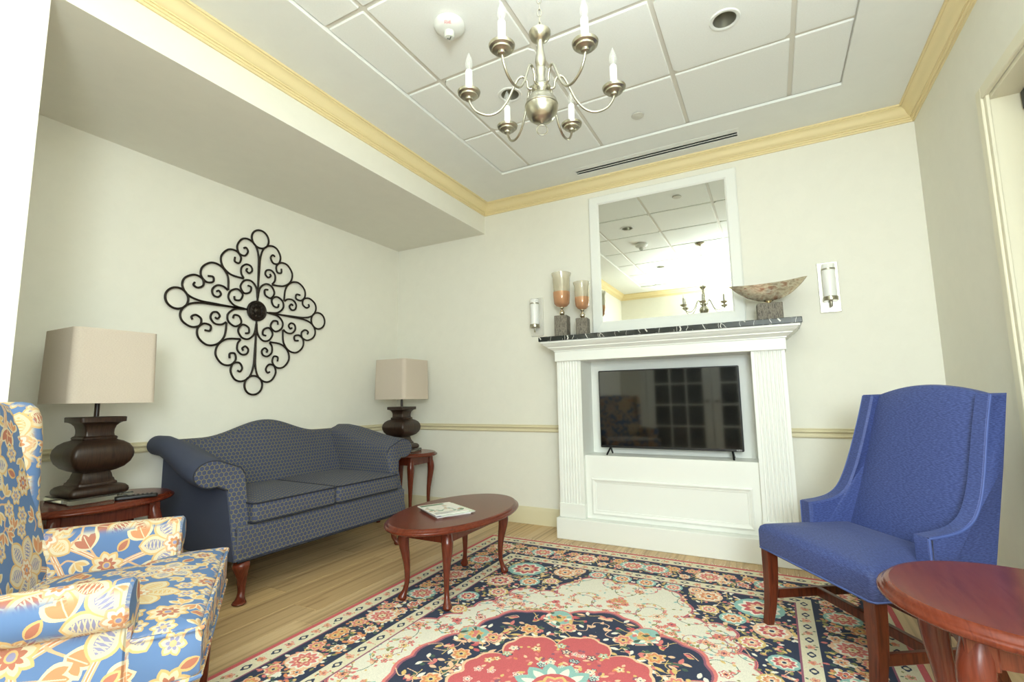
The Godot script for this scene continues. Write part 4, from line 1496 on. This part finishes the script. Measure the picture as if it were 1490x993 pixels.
# ---------------------------------------------------------------- chairs
func build_blue_chair() -> void:
	# local: z towards the sitter's front (D is measured backwards from the front edge), x to the side
	var wdir := Vector3(0.552, 0, 0.834)
	var t := thing("side_chair", "blue upholstered high back chair with low sloping arms", "chair", Vector3(1.98, 0.008, 1.44))
	t.basis = Basis(wdir, Vector3.UP, wdir.cross(Vector3.UP))   # x = along the front, z = forwards
	var hw := 0.335
	# seat
	var g := G.new()
	var rings := []
	for l in [[0.012, 0.335], [0.002, 0.338], [0.0, 0.345], [0.0, 0.415], [0.006, 0.432], [0.02, 0.443], [0.045, 0.45], [0.12, 0.46], [0.2, 0.464]]:
		var r := G.rect(hw - l[0], 0.23 - l[0] * 0.8, l[1], 0.022, 4)
		for i in r.size(): r[i].z -= 0.23
		rings.push_back(r)
	g.loft(rings, true, 50.0)
	put(g, "seat", M.blue, t)
	g = G.new()
	g.tube([Vector3(-hw + 0.003, 0.338, -0.2), Vector3(-hw + 0.004, 0.338, -0.012), Vector3(-hw + 0.02, 0.338, -0.001), Vector3(hw - 0.02, 0.338, -0.001), Vector3(hw - 0.004, 0.338, -0.012), Vector3(hw - 0.003, 0.338, -0.2)], 0.0045, 6)
	put(g, "piping", M.blue_piping, t)
	# back: arched panel, raked backwards
	rings = []
	var n := 24
	var bw := 0.272
	for i in n + 1:
		var x := lerpf(-bw, bw, float(i) / n)
		var u := x / 0.31
		var top := 1.092 - 0.052 * (u * u)
		var bulge := 0.022 * (1.0 - pow(absf(x / bw), 4))
		var r := PackedVector3Array()
		for p in [Vector2(-0.42, 0.36), Vector2(-0.44 + bulge, 0.46), Vector2(-0.5 + bulge, 0.62), Vector2(-0.555 + bulge, 0.8), Vector2(-0.603 + bulge, 0.98), Vector2(-0.62 + bulge * 0.7, top - 0.03), Vector2(-0.63, top - 0.004), Vector2(-0.645, top), Vector2(-0.66, top - 0.002), Vector2(-0.67, top - 0.012), Vector2(-0.602, 0.8), Vector2(-0.525, 0.5), Vector2(-0.482, 0.34), Vector2(-0.43, 0.34)]:
			r.push_back(Vector3(x, p.y, p.x))
		rings.push_back(r)
	g = G.new(); g.loft(rings, true, 50.0, false)
	narrow(g)
	put(g, "backrest", M.blue, t)
	# sides: low arm in front that sweeps up into the back
	for s in [-1, 1]:
		var sp := curve([Vector2(-0.235, 0.545), Vector2(-0.275, 0.549), Vector2(-0.32, 0.555), Vector2(-0.375, 0.57), Vector2(-0.425, 0.605), Vector2(-0.465, 0.67), Vector2(-0.503, 0.77), Vector2(-0.55, 0.92), Vector2(-0.59, 1.05)], 4)
		var poly := PackedVector2Array([Vector2(-0.47, 0.34), Vector2(-0.235, 0.34)])
		for p in sp: poly.push_back(p)
		poly.push_back(Vector2(-0.667, 1.052))
		poly.push_back(Vector2(-0.592, 0.78))
		g = G.new()
		# outline x -> local z, y -> up, depth -> local x
		var xo := hw - 0.068 if s > 0 else -hw
		g.xf = Transform3D(Basis(Vector3(0, 0, 1), Vector3(0, 1, 0), Vector3(1, 0, 0)), Vector3(xo, 0, 0))
		g.prism(poly, 0.068, 0.008, 30.0)
		narrow(g)
		var sd := put(g, "side_wing", M.blue, t)
		var pts := [Vector3(s * (hw - 0.002), 0.34, -0.237)]
		for p in sp: pts.push_back(Vector3(s * (hw - 0.002), p.y - 0.004, p.x - 0.003))
		g = G.new(); g.tube(pts, 0.004, 6)
		narrow(g)
		put(g, "piping", M.blue_piping, sd)
	# legs: front ones curve forwards a little, rear ones rake back
	for s in [-1, 1]:
		var rr := []
		for p in [[0.338, -0.035, 0.026], [0.25, -0.034, 0.025], [0.15, -0.03, 0.0225], [0.07, -0.02, 0.02], [0.0, -0.006, 0.0175]]:
			var r := G.rect(p[2], p[2], p[0], 0.003)
			for i in r.size(): r[i] += Vector3(s * (hw - 0.035), 0, p[1])
			rr.push_back(r)
		g = G.new(); g.loft(rr, true, 25.0)
		put(g, "leg", M.walnut, t)
		rr = []
		for p in [[0.345, -0.435, 0.024], [0.22, -0.455, 0.023], [0.1, -0.485, 0.021], [-0.0075 if s > 0 else 0.0, -0.535, 0.018]]:
			var r := G.rect(p[2], p[2], p[0], 0.003)
			for i in r.size(): r[i] += Vector3(s * (hw - 0.06), 0, p[1])
			rr.push_back(r)
		g = G.new(); g.loft(rr, true, 25.0)
		put(g, "leg", M.walnut, t)
		g = G.new()
		g.span(Vector3(s * (hw - 0.042) - 0.011, 0.115, -0.49), Vector3(s * (hw - 0.042) + 0.011, 0.155, -0.04), 0.003)
		put(g, "stretcher", M.walnut, t)
	g = G.new(); g.span(Vector3(-hw + 0.05, 0.115, -0.27), Vector3(hw - 0.05, 0.155, -0.245), 0.003)
	put(g, "stretcher", M.walnut, t)
	g = G.new(); g.span(Vector3(-hw + 0.06, 0.115, -0.5), Vector3(hw - 0.06, 0.155, -0.478), 0.003)
	put(g, "stretcher", M.walnut, t)

func narrow(g: G) -> void:
	# the chair gets narrower towards the top of its back
	for i in g.v.size():
		g.v[i].x *= lerpf(1.0, 0.9, smoothstep(0.5, 1.05, g.v[i].y))

func build_floral_chair() -> void:
	var wdir := Vector3(0.81, 0, 0.585).normalized()
	var t := thing("wing_armchair", "blue wing armchair with cream and rust flowers by the pier", "armchair", Vector3(0.272, 0.008, 2.848))
	t.basis = Basis(-wdir, Vector3.UP, Vector3.UP.cross(wdir))   # x along the front (near arm -), z forwards
	# seat deck and T cushion
	var g := G.new()
	g.span(Vector3(-0.36, 0.19, -0.6), Vector3(0.36, 0.36, -0.03), 0.02)
	put(g, "seat_base", M.floral, t)
	g = G.new()
	var half := [Vector2(0.375, 0.0), Vector2(0.385, -0.02), Vector2(0.385, -0.14), Vector2(0.375, -0.155), Vector2(0.3, -0.16), Vector2(0.285, -0.175), Vector2(0.285, -0.52)]
	var outline := PackedVector2Array()
	for p in half: outline.push_back(p)
	for i in range(half.size() - 1, -1, -1): outline.push_back(Vector2(-half[i].x, half[i].y))
	var smooth := PackedVector2Array()
	var rings := []
	for l in [[0.03, 0.36], [0.01, 0.366], [0.0, 0.385], [0.0, 0.465], [0.008, 0.485], [0.025, 0.496], [0.06, 0.503], [0.12, 0.512], [0.18, 0.518]]:
		var r := PackedVector3Array()
		for p in outline:
			r.push_back(Vector3(p.x * (1.0 - l[0] / 0.385), l[1], (p.y + 0.26) * (1.0 - l[0] / 0.27) - 0.26))
		rings.push_back(r)
	g.loft(rings, true, 50.0, false)
	var cu := put(g, "seat_cushion", M.floral, t)
	for yy in [0.487, 0.37]:
		var pts := []
		for p in outline: pts.push_back(Vector3(p.x * 0.99, yy, p.y * 0.99))
		g = G.new(); g.tube(pts, 0.006, 6, true)
		put(g, "piping", M.floral, cu)
	# rolled arms
	for s in [-1, 1]:
		var prof := []
		for x in [-0.155, -0.16, -0.2, -0.4, -0.6, -0.64]:
			var sec := PackedVector3Array()
			var rr := 0.058 if x < -0.157 else 0.05
			for p in [Vector2(0.3, 0.2), Vector2(0.385, 0.2), Vector2(0.385, 0.5)]:
				sec.push_back(Vector3(p.x * s, p.y, x))
			for k in 15:
				var a := lerpf(-PI * 0.45, PI * 0.92, k / 14.0)
				sec.push_back(Vector3((0.362 + cos(a) * rr) * s, 0.575 + sin(a) * rr, x))
			sec.push_back(Vector3(0.3 * s, 0.56, x))
			prof.push_back(sec)
		g = G.new(); g.loft(prof, true, 50.0, false)
		var arm := put(g, "arm", M.floral, t)
		var poly := PackedVector2Array()
		for p in prof[1]: poly.push_back(Vector2(p.x, p.y))
		g = G.new()
		g.xf = Transform3D(Basis.IDENTITY, Vector3(0, 0, -0.168))
		g.prism(poly, 0.02, 0.007, 40.0)
		put(g, "front_panel", M.floral, arm)
	# back with wings
	rings = []
	for i in 21:
		var x := lerpf(-0.32, 0.32, i / 20.0)
		var top := 1.085 - 0.03 * pow(absf(x / 0.32), 2.5)
		var r := PackedVector3Array()
		for p in [Vector2(-0.52, 0.36), Vector2(-0.52, 0.52), Vector2(-0.575, 0.75), Vector2(-0.62, 0.98), Vector2(-0.64, top - 0.03), Vector2(-0.655, top - 0.003), Vector2(-0.68, top), Vector2(-0.71, top - 0.03), Vector2(-0.69, 0.75), Vector2(-0.65, 0.45), Vector2(-0.61, 0.2), Vector2(-0.53, 0.2)]:
			r.push_back(Vector3(x, p.y, p.x))
		rings.push_back(r)
	g = G.new(); g.loft(rings, true, 50.0, false)
	put(g, "backrest", M.floral, t)
	for s in [-1, 1]:
		# wing: a padded upright, thick and round at its front edge
		var wr := []
		for q in [[0.56, -0.5, 0.03], [0.62, -0.545, 0.036], [0.72, -0.565, 0.04], [0.85, -0.57, 0.042], [0.95, -0.572, 0.043], [1.02, -0.58, 0.042], [1.05, -0.592, 0.036], [1.068, -0.61, 0.024], [1.073, -0.63, 0.01]]:
			var sec := PackedVector3Array()
			var zc: float = q[1]
			var h: float = q[2]
			for k in 9:
				var a2 := lerpf(-PI / 2, PI / 2, k / 8.0)
				sec.push_back(Vector3(s * 0.325 + sin(a2) * h, q[0], zc - h + cos(a2) * h))
			sec.push_back(Vector3(s * 0.325 + h, q[0], -0.69)); sec.push_back(Vector3(s * 0.325 - h, q[0], -0.69))
			wr.push_back(sec)
		g = G.new(); g.loft(wr, true, 50.0, false)
		put(g, "wing", M.floral, t)
	for s in [-1, 1]:
		for f in [[-0.06, 0.0], [-0.57, -0.03]]:
			var rr := []
			for p in [[0.2, 0.026, 0.0], [0.1, 0.022, 0.3], [0.0, 0.017, 1.0]]:
				var r := G.rect(p[1], p[1], p[0], 0.003)
				for i in r.size(): r[i] += Vector3(s * 0.325, 0, f[0] + f[1] * p[2])
				rr.push_back(r)
			g = G.new(); g.loft(rr, true, 25.0)
			put(g, "leg", M.walnut, t)

# ---------------------------------------------------------------- rug
func build_rug() -> void:
	var x0 := -0.1
	var x1 := 2.355
	var z0 := 0.455
	var z1 := 3.85
	var t := thing("area_rug", "oriental rug in ivory, navy and red with floral medallion", "rug", Vector3((x0 + x1) / 2, 0.0005, (z0 + z1) / 2))
	var hx := (x1 - x0) / 2
	var hz := (z1 - z0) / 2
	var st := SurfaceTool.new()
	st.begin(Mesh.PRIMITIVE_TRIANGLES)
	for v in [[-1, -1], [1, -1], [1, 1], [-1, -1], [1, 1], [-1, 1]]:
		st.set_normal(Vector3.UP); st.set_uv(Vector2(v[0] * 0.5 + 0.5, v[1] * 0.5 + 0.5)); st.add_vertex(Vector3(v[0] * hx, 0.0072, v[1] * hz))
	putm(st.commit(), "pile", M.rug, t)
	var g := G.new(); g.span(Vector3(-hx - 0.002, 0, -hz - 0.002), Vector3(hx + 0.002, 0.007, hz + 0.002), 0.002)
	put(g, "selvage", M.rug_edge, t)
	g = G.new()
	var rng := RandomNumberGenerator.new()
	rng.seed = 21
	for e in [-1, 1]:
		var x := -hx
		while x < hx:
			var l := rng.randf_range(0.02, 0.055)
			var sw := rng.randf_range(-0.018, 0.018)
			g.tube([Vector3(x, 0.004, e * hz), Vector3(x + sw * 0.5, 0.003, e * (hz + l * 0.5)), Vector3(x + sw, 0.0026, e * (hz + l))], 0.0022, 4)
			x += rng.randf_range(0.008, 0.034)
	var fr := put(g, "fringe", M.fringe, t)
	fr.set_meta("kind", "stuff")

# ---------------------------------------------------------------- chandelier and ceiling fittings
func build_chandelier() -> void:
	var t := thing("chandelier", "brushed nickel chandelier with six candle arms hanging from the ceiling", "chandelier", Vector3(1.255, 1.98, 2.375))
	# local y = world - 1.98
	var g := G.new()
	g.lathe([Vector2(0.0, 0.052), Vector2(0.008, 0.056), Vector2(0.012, 0.058), Vector2(0.03, 0.063), Vector2(0.045, 0.075), Vector2(0.054, 0.091), Vector2(0.0578, 0.108), Vector2(0.0578, 0.116), Vector2(0.0598, 0.118), Vector2(0.0598, 0.121), Vector2(0.0575, 0.123), Vector2(0.054, 0.138), Vector2(0.045, 0.153), Vector2(0.034, 0.163), Vector2(0.026, 0.168), Vector2(0.03, 0.174), Vector2(0.034, 0.18), Vector2(0.034, 0.192), Vector2(0.03, 0.197), Vector2(0.018, 0.2), Vector2(0.016, 0.205), Vector2(0.017, 0.222), Vector2(0.014, 0.228), Vector2(0.016, 0.245), Vector2(0.018, 0.262), Vector2(0.015, 0.268), Vector2(0.017, 0.275), Vector2(0.02, 0.29), Vector2(0.0165, 0.315), Vector2(0.012, 0.338), Vector2(0.011, 0.36), Vector2(0.014, 0.368), Vector2(0.02, 0.372), Vector2(0.034, 0.384), Vector2(0.036, 0.39), Vector2(0.04, 0.4), Vector2(0.04, 0.405), Vector2(0.034, 0.408), Vector2(0.018, 0.412), Vector2(0.006, 0.42), Vector2(0.003, 0.428)], 40)
	put(g, "column", M.nickel, t)
	g = G.new()
	var ring := []
	for k in 28:
		var a := TAU * k / 28
		ring.push_back(Vector3(cos(a) * 0.019, 0.03 + sin(a) * 0.019, 0))
	g.xf = Transform3D(Basis(Vector3.UP, 0.5), Vector3.ZERO)
	g.tube(ring, 0.0022, 6, true)
	put(g, "pull_ring", M.nickel, t)
	# chain
	var y := 0.432
	var k := 0
	while y < 0.92:
		g = G.new()
		var lk := []
		for q in 20:
			var a := TAU * q / 20
			lk.push_back(Vector3(cos(a) * 0.0075, y + sin(a) * 0.0155, 0))
		g.xf = Transform3D(Basis(Vector3.UP, PI / 2 * (k % 2) + 0.4), Vector3.ZERO)
		g.tube(lk, 0.0017, 5, true)
		put(g, "chain_link", M.nickel, t)
		y += 0.026; k += 1
	g = G.new(); g.lathe([Vector2(0.06, 0.955), Vector2(0.062, 0.95), Vector2(0.05, 0.936), Vector2(0.02, 0.926), Vector2(0.008, 0.918)], 32)
	put(g, "canopy", M.nickel, t)
	for a6 in 6:
		var th := deg_to_rad(33.5 + 60.0 * a6)
		var d := Vector3(cos(th), 0, sin(th))
		var path := []
		for p in curve([Vector2(0.03, 0.186), Vector2(0.046, 0.19), Vector2(0.05, 0.214), Vector2(0.064, 0.234), Vector2(0.082, 0.226), Vector2(0.1, 0.19), Vector2(0.122, 0.142), Vector2(0.152, 0.105), Vector2(0.19, 0.092), Vector2(0.228, 0.104), Vector2(0.25, 0.13), Vector2(0.259, 0.155)], 5):
			path.push_back(d * p.x + Vector3(0, p.y, 0))
		g = G.new(); g.tube(path, 0.0045, 10)
		var arm := put(g, "arm", M.nickel, t)
		var c := d * 0.259
		g = G.new(); g.lathe([Vector2(0.008, 0.15), Vector2(0.014, 0.152), Vector2(0.014, 0.16), Vector2(0.02, 0.163), Vector2(0.03, 0.165), Vector2(0.031, 0.17), Vector2(0.039, 0.174), Vector2(0.0415, 0.182), Vector2(0.04, 0.183), Vector2(0.034, 0.178), Vector2(0.0, 0.176)], 32, c)
		put(g, "bobeche", M.nickel, arm)
		g = G.new(); g.lathe([Vector2(0.0125, 0.176), Vector2(0.0125, 0.262), Vector2(0.011, 0.265), Vector2(0.0, 0.265)], 20, c)
		put(g, "candle_sleeve", M.candle, arm)
		g = G.new(); g.lathe([Vector2(0.006, 0.265), Vector2(0.0075, 0.27), Vector2(0.0135, 0.283), Vector2(0.0145, 0.293), Vector2(0.012, 0.307), Vector2(0.006, 0.324), Vector2(0.001, 0.336)], 20, c)
		put(g, "bulb", M.clear, arm)
		g = G.new(); g.lathe([Vector2(0.003, 0.265), Vector2(0.003, 0.285), Vector2(0.0016, 0.29), Vector2(0.0016, 0.305)], 8, c)
		put(g, "filament", M.nickel, arm)

func build_ceiling_fittings() -> void:
	# smoke detector
	var tile_y := HC + 0.016
	var t := thing("smoke_detector", "round white smoke detector with red lettering on the ceiling", "smoke detector", Vector3(0.612, tile_y, 2.035))
	var g := G.new()
	g.lathe([Vector2(0.068, 0.0), Vector2(0.076, -0.003), Vector2(0.078, -0.014), Vector2(0.074, -0.024), Vector2(0.062, -0.036), Vector2(0.046, -0.044), Vector2(0.03, -0.047), Vector2(0.0, -0.048)], 44)
	put(g, "body", M.plastic, t)
	g = G.new(); g.lathe([Vector2(0.025, -0.046), Vector2(0.027, -0.05), Vector2(0.025, -0.07), Vector2(0.021, -0.076), Vector2(0.0, -0.077)], 28)
	put(g, "strobe_lens", mat(c255(222, 224, 214), 0.12), t)
	g = G.new()
	g.tube([Vector3(-0.012, -0.0775, 0.004), Vector3(0.0, -0.0785, -0.006), Vector3(0.012, -0.0775, 0.004)], 0.003, 6)
	put(g, "flash_tube", mat(c255(80, 84, 70), 0.3), t)
	var tm := TextMesh.new()
	tm.text = "FIRE"
	tm.font = sysfont()
	tm.font_size = 16; tm.pixel_size = 0.0011; tm.depth = 0.0012
	# reads upright for someone below who looks towards the fireplace
	var dir := Vector3(-0.47, 0, -0.88).normalized()
	var nrm := (Vector3(0, -1, 0) * 0.78 - dir * 0.62).normalized()
	var right := Vector3(0.88, 0, -0.47).normalized()
	var up := nrm.cross(right).normalized()
	putm(tm, "lettering", M.red, t, Transform3D(Basis(right, up, nrm), Vector3(0, -0.0385, 0) - dir * 0.0575))
	# recessed can lights
	var cans := [Vector3(1.8273, tile_y, 1.3885), Vector3(0.6075, tile_y, 1.3885), Vector3(0.6075, tile_y, 3.2335), Vector3(1.8273, tile_y, 3.2335)]
	var names := ["recessed ceiling downlight over the blue chair end of the room", "recessed ceiling downlight behind the chandelier arms", "recessed ceiling downlight over the floral armchair", "recessed ceiling downlight near the glazed double doors"]
	for k in 4:
		var c := thing("downlight", names[k], "downlight", cans[k], 0.0, "recessed downlights")
		g = G.new()
		var rings := []
		for p in [Vector2(0.054, -0.003), Vector2(0.06, -0.0065), Vector2(0.07, -0.006), Vector2(0.074, 0.0), Vector2(0.066, -0.0002), Vector2(0.056, -0.0002), Vector2(0.054, -0.003)]:
			rings.push_back(ring_at(p.x, p.y, 40))
		g.loft(rings, false, 40.0)
		put(g, "trim_ring", M.plastic, c)
		g = G.new()
		rings = []
		for p in [Vector2(0.056, -0.002), Vector2(0.05, 0.05), Vector2(0.036, 0.085), Vector2(0.039, 0.086), Vector2(0.053, 0.05), Vector2(0.059, -0.001), Vector2(0.056, -0.002)]:
			rings.push_back(ring_at(p.x, p.y, 40))
		g.loft(rings, false, 40.0)
		put(g, "reflector", mat(c255(186, 184, 170), 0.3, 0.8), c)
		g = G.new(); g.lathe([Vector2(0.034, 0.084), Vector2(0.036, 0.09), Vector2(0.036, 0.12), Vector2(0.0, 0.125)], 28)
		put(g, "lamp_socket", M.black, c)
	# concealed sprinkler cover
	var sp := thing("sprinkler_cover", "small round white sprinkler cover on the ceiling tile", "sprinkler", Vector3(1.245, tile_y, 0.774))
	g = G.new(); g.lathe([Vector2(0.03, 0), Vector2(0.03, -0.002), Vector2(0.041, -0.004), Vector2(0.04, -0.007), Vector2(0.0, -0.009)], 32)
	put(g, "cover_plate", mat(c255(214, 212, 200), 0.5), sp)
	# slot diffusers
	for k in 2:
		var v := thing("air_vent", ["long black slotted air vent in the ceiling above the mirror", "long black slotted air vent in the ceiling above the glazed doors"][k], "vent", Vector3(1.21, HC, [0.218, 4.62][k]), 0.0, "slot air vents")
		g = G.new()
		g.span(Vector3(-0.62, -0.003, -0.082), Vector3(0.62, -0.0003, -0.03), 0.0005)
		g.span(Vector3(-0.62, -0.003, 0.03), Vector3(0.62, -0.0003, 0.082), 0.0005)
		g.span(Vector3(-0.62, -0.004, -0.03), Vector3(-0.606, 0.0, 0.03), 0.001)
		g.span(Vector3(0.606, -0.004, -0.03), Vector3(0.62, 0.0, 0.03), 0.001)
		g.span(Vector3(-0.606, -0.003, -0.004), Vector3(0.606, -0.0005, 0.004), 0.0005)
		put(g, "frame", M.ceil, v)
		g = G.new(); g.span(Vector3(-0.606, -0.0004, -0.0012), Vector3(0.606, 0.003, 0.0012), 0.001)
		put(g, "blade", M.plenum, v)
		# metal duct box above the slots
		g = G.new()
		g.span(Vector3(-0.72, 0.0185, -0.15), Vector3(0.72, 0.19, -0.14), 0.0)
		g.span(Vector3(-0.72, 0.0185, 0.14), Vector3(0.72, 0.19, 0.15), 0.0)
		g.span(Vector3(-0.72, 0.0185, -0.14), Vector3(-0.71, 0.19, 0.14), 0.0)
		g.span(Vector3(0.71, 0.0185, -0.14), Vector3(0.72, 0.19, 0.14), 0.0)
		g.span(Vector3(-0.72, 0.19, -0.15), Vector3(0.72, 0.197, 0.15), 0.0)
		put(g, "duct_box", M.plenum, v)
	# wall outlet
	var o := thing("wall_outlet", "cream wall outlet behind the blue chair", "outlet", Vector3(XR, 0.47, 0.51))
	g = G.new(); g.span(Vector3(-0.006, -0.058, -0.036), Vector3(0, 0.058, 0.036), 0.003)
	put(g, "cover_plate", M.plastic, o)
	for s in [-1, 1]:
		g = G.new()
		g.span(Vector3(-0.0068, s * 0.028 - 0.006, -0.009), Vector3(-0.0055, s * 0.028 + 0.006, -0.006), 0.0)
		g.span(Vector3(-0.0068, s * 0.028 - 0.006, 0.006), Vector3(-0.0055, s * 0.028 + 0.006, 0.009), 0.0)
		put(g, "socket_slots", M.black, o)

# ---------------------------------------------------------------- main
func _ready() -> void:
	var cam := Camera3D.new()
	cam.name = "camera"
	cam.position = Vector3(1.9074, 1.0672, 3.8484)
	cam.basis = Basis.from_euler(Vector3(0.1187, 0.4903, -0.0155))
	cam.fov = rad_to_deg(2.0 * atan(496.5 / 701.93))
	cam.near = 0.05
	cam.current = true
	add_child(cam)
	var we := WorldEnvironment.new()
	we.name = "environment"
	var env := Environment.new()
	env.background_mode = Environment.BG_COLOR
	env.background_color = Color(0.01, 0.012, 0.016)
	env.tonemap_mode = Environment.TONE_MAPPER_LINEAR
	env.tonemap_exposure = 0.97
	env.sdfgi_enabled = true
	env.ssao_enabled = true
	env.ssil_enabled = true
	we.environment = env
	add_child(we)
	# the photographer's lights: a square softbox right of the camera, and a small flash thrown up at the ceiling behind it
	var soft := AreaLight3D.new()
	soft.name = "softbox"
	soft.area_size = Vector2(0.8, 0.8)
	soft.light_energy = 9.6
	soft.light_color = Color(0.915, 0.967, 1.0)
	soft.area_range = 9.0
	soft.area_attenuation = 2.0
	soft.shadow_enabled = true
	add_child(soft)
	soft.look_at_from_position(Vector3(2.5, 1.5, 4.68), Vector3(1.25, 1.1, 0.0), Vector3.UP)
	var up := SpotLight3D.new()
	up.name = "bounce_flash"
	up.position = Vector3(1.8, 1.1, 4.3)
	up.spot_angle = 55.0
	up.spot_angle_attenuation = 0.6
	up.spot_range = 9.0
	up.spot_attenuation = 2.0
	up.light_energy = 15.5
	up.light_color = Color(0.915, 0.967, 1.0)
	up.light_size = 0.1
	up.shadow_enabled = true
	add_child(up)
	up.look_at_from_position(up.position, Vector3(2.0, 2.9, 4.1), Vector3(0, 0, 1))

	make_materials()
	build_room()
	build_fireplace()
	build_rug()
	build_sofa()
	build_tables()
	build_blue_chair()
	build_floral_chair()
	build_lamps()
	build_ornament()
	build_chandelier()
	build_ceiling_fittings()
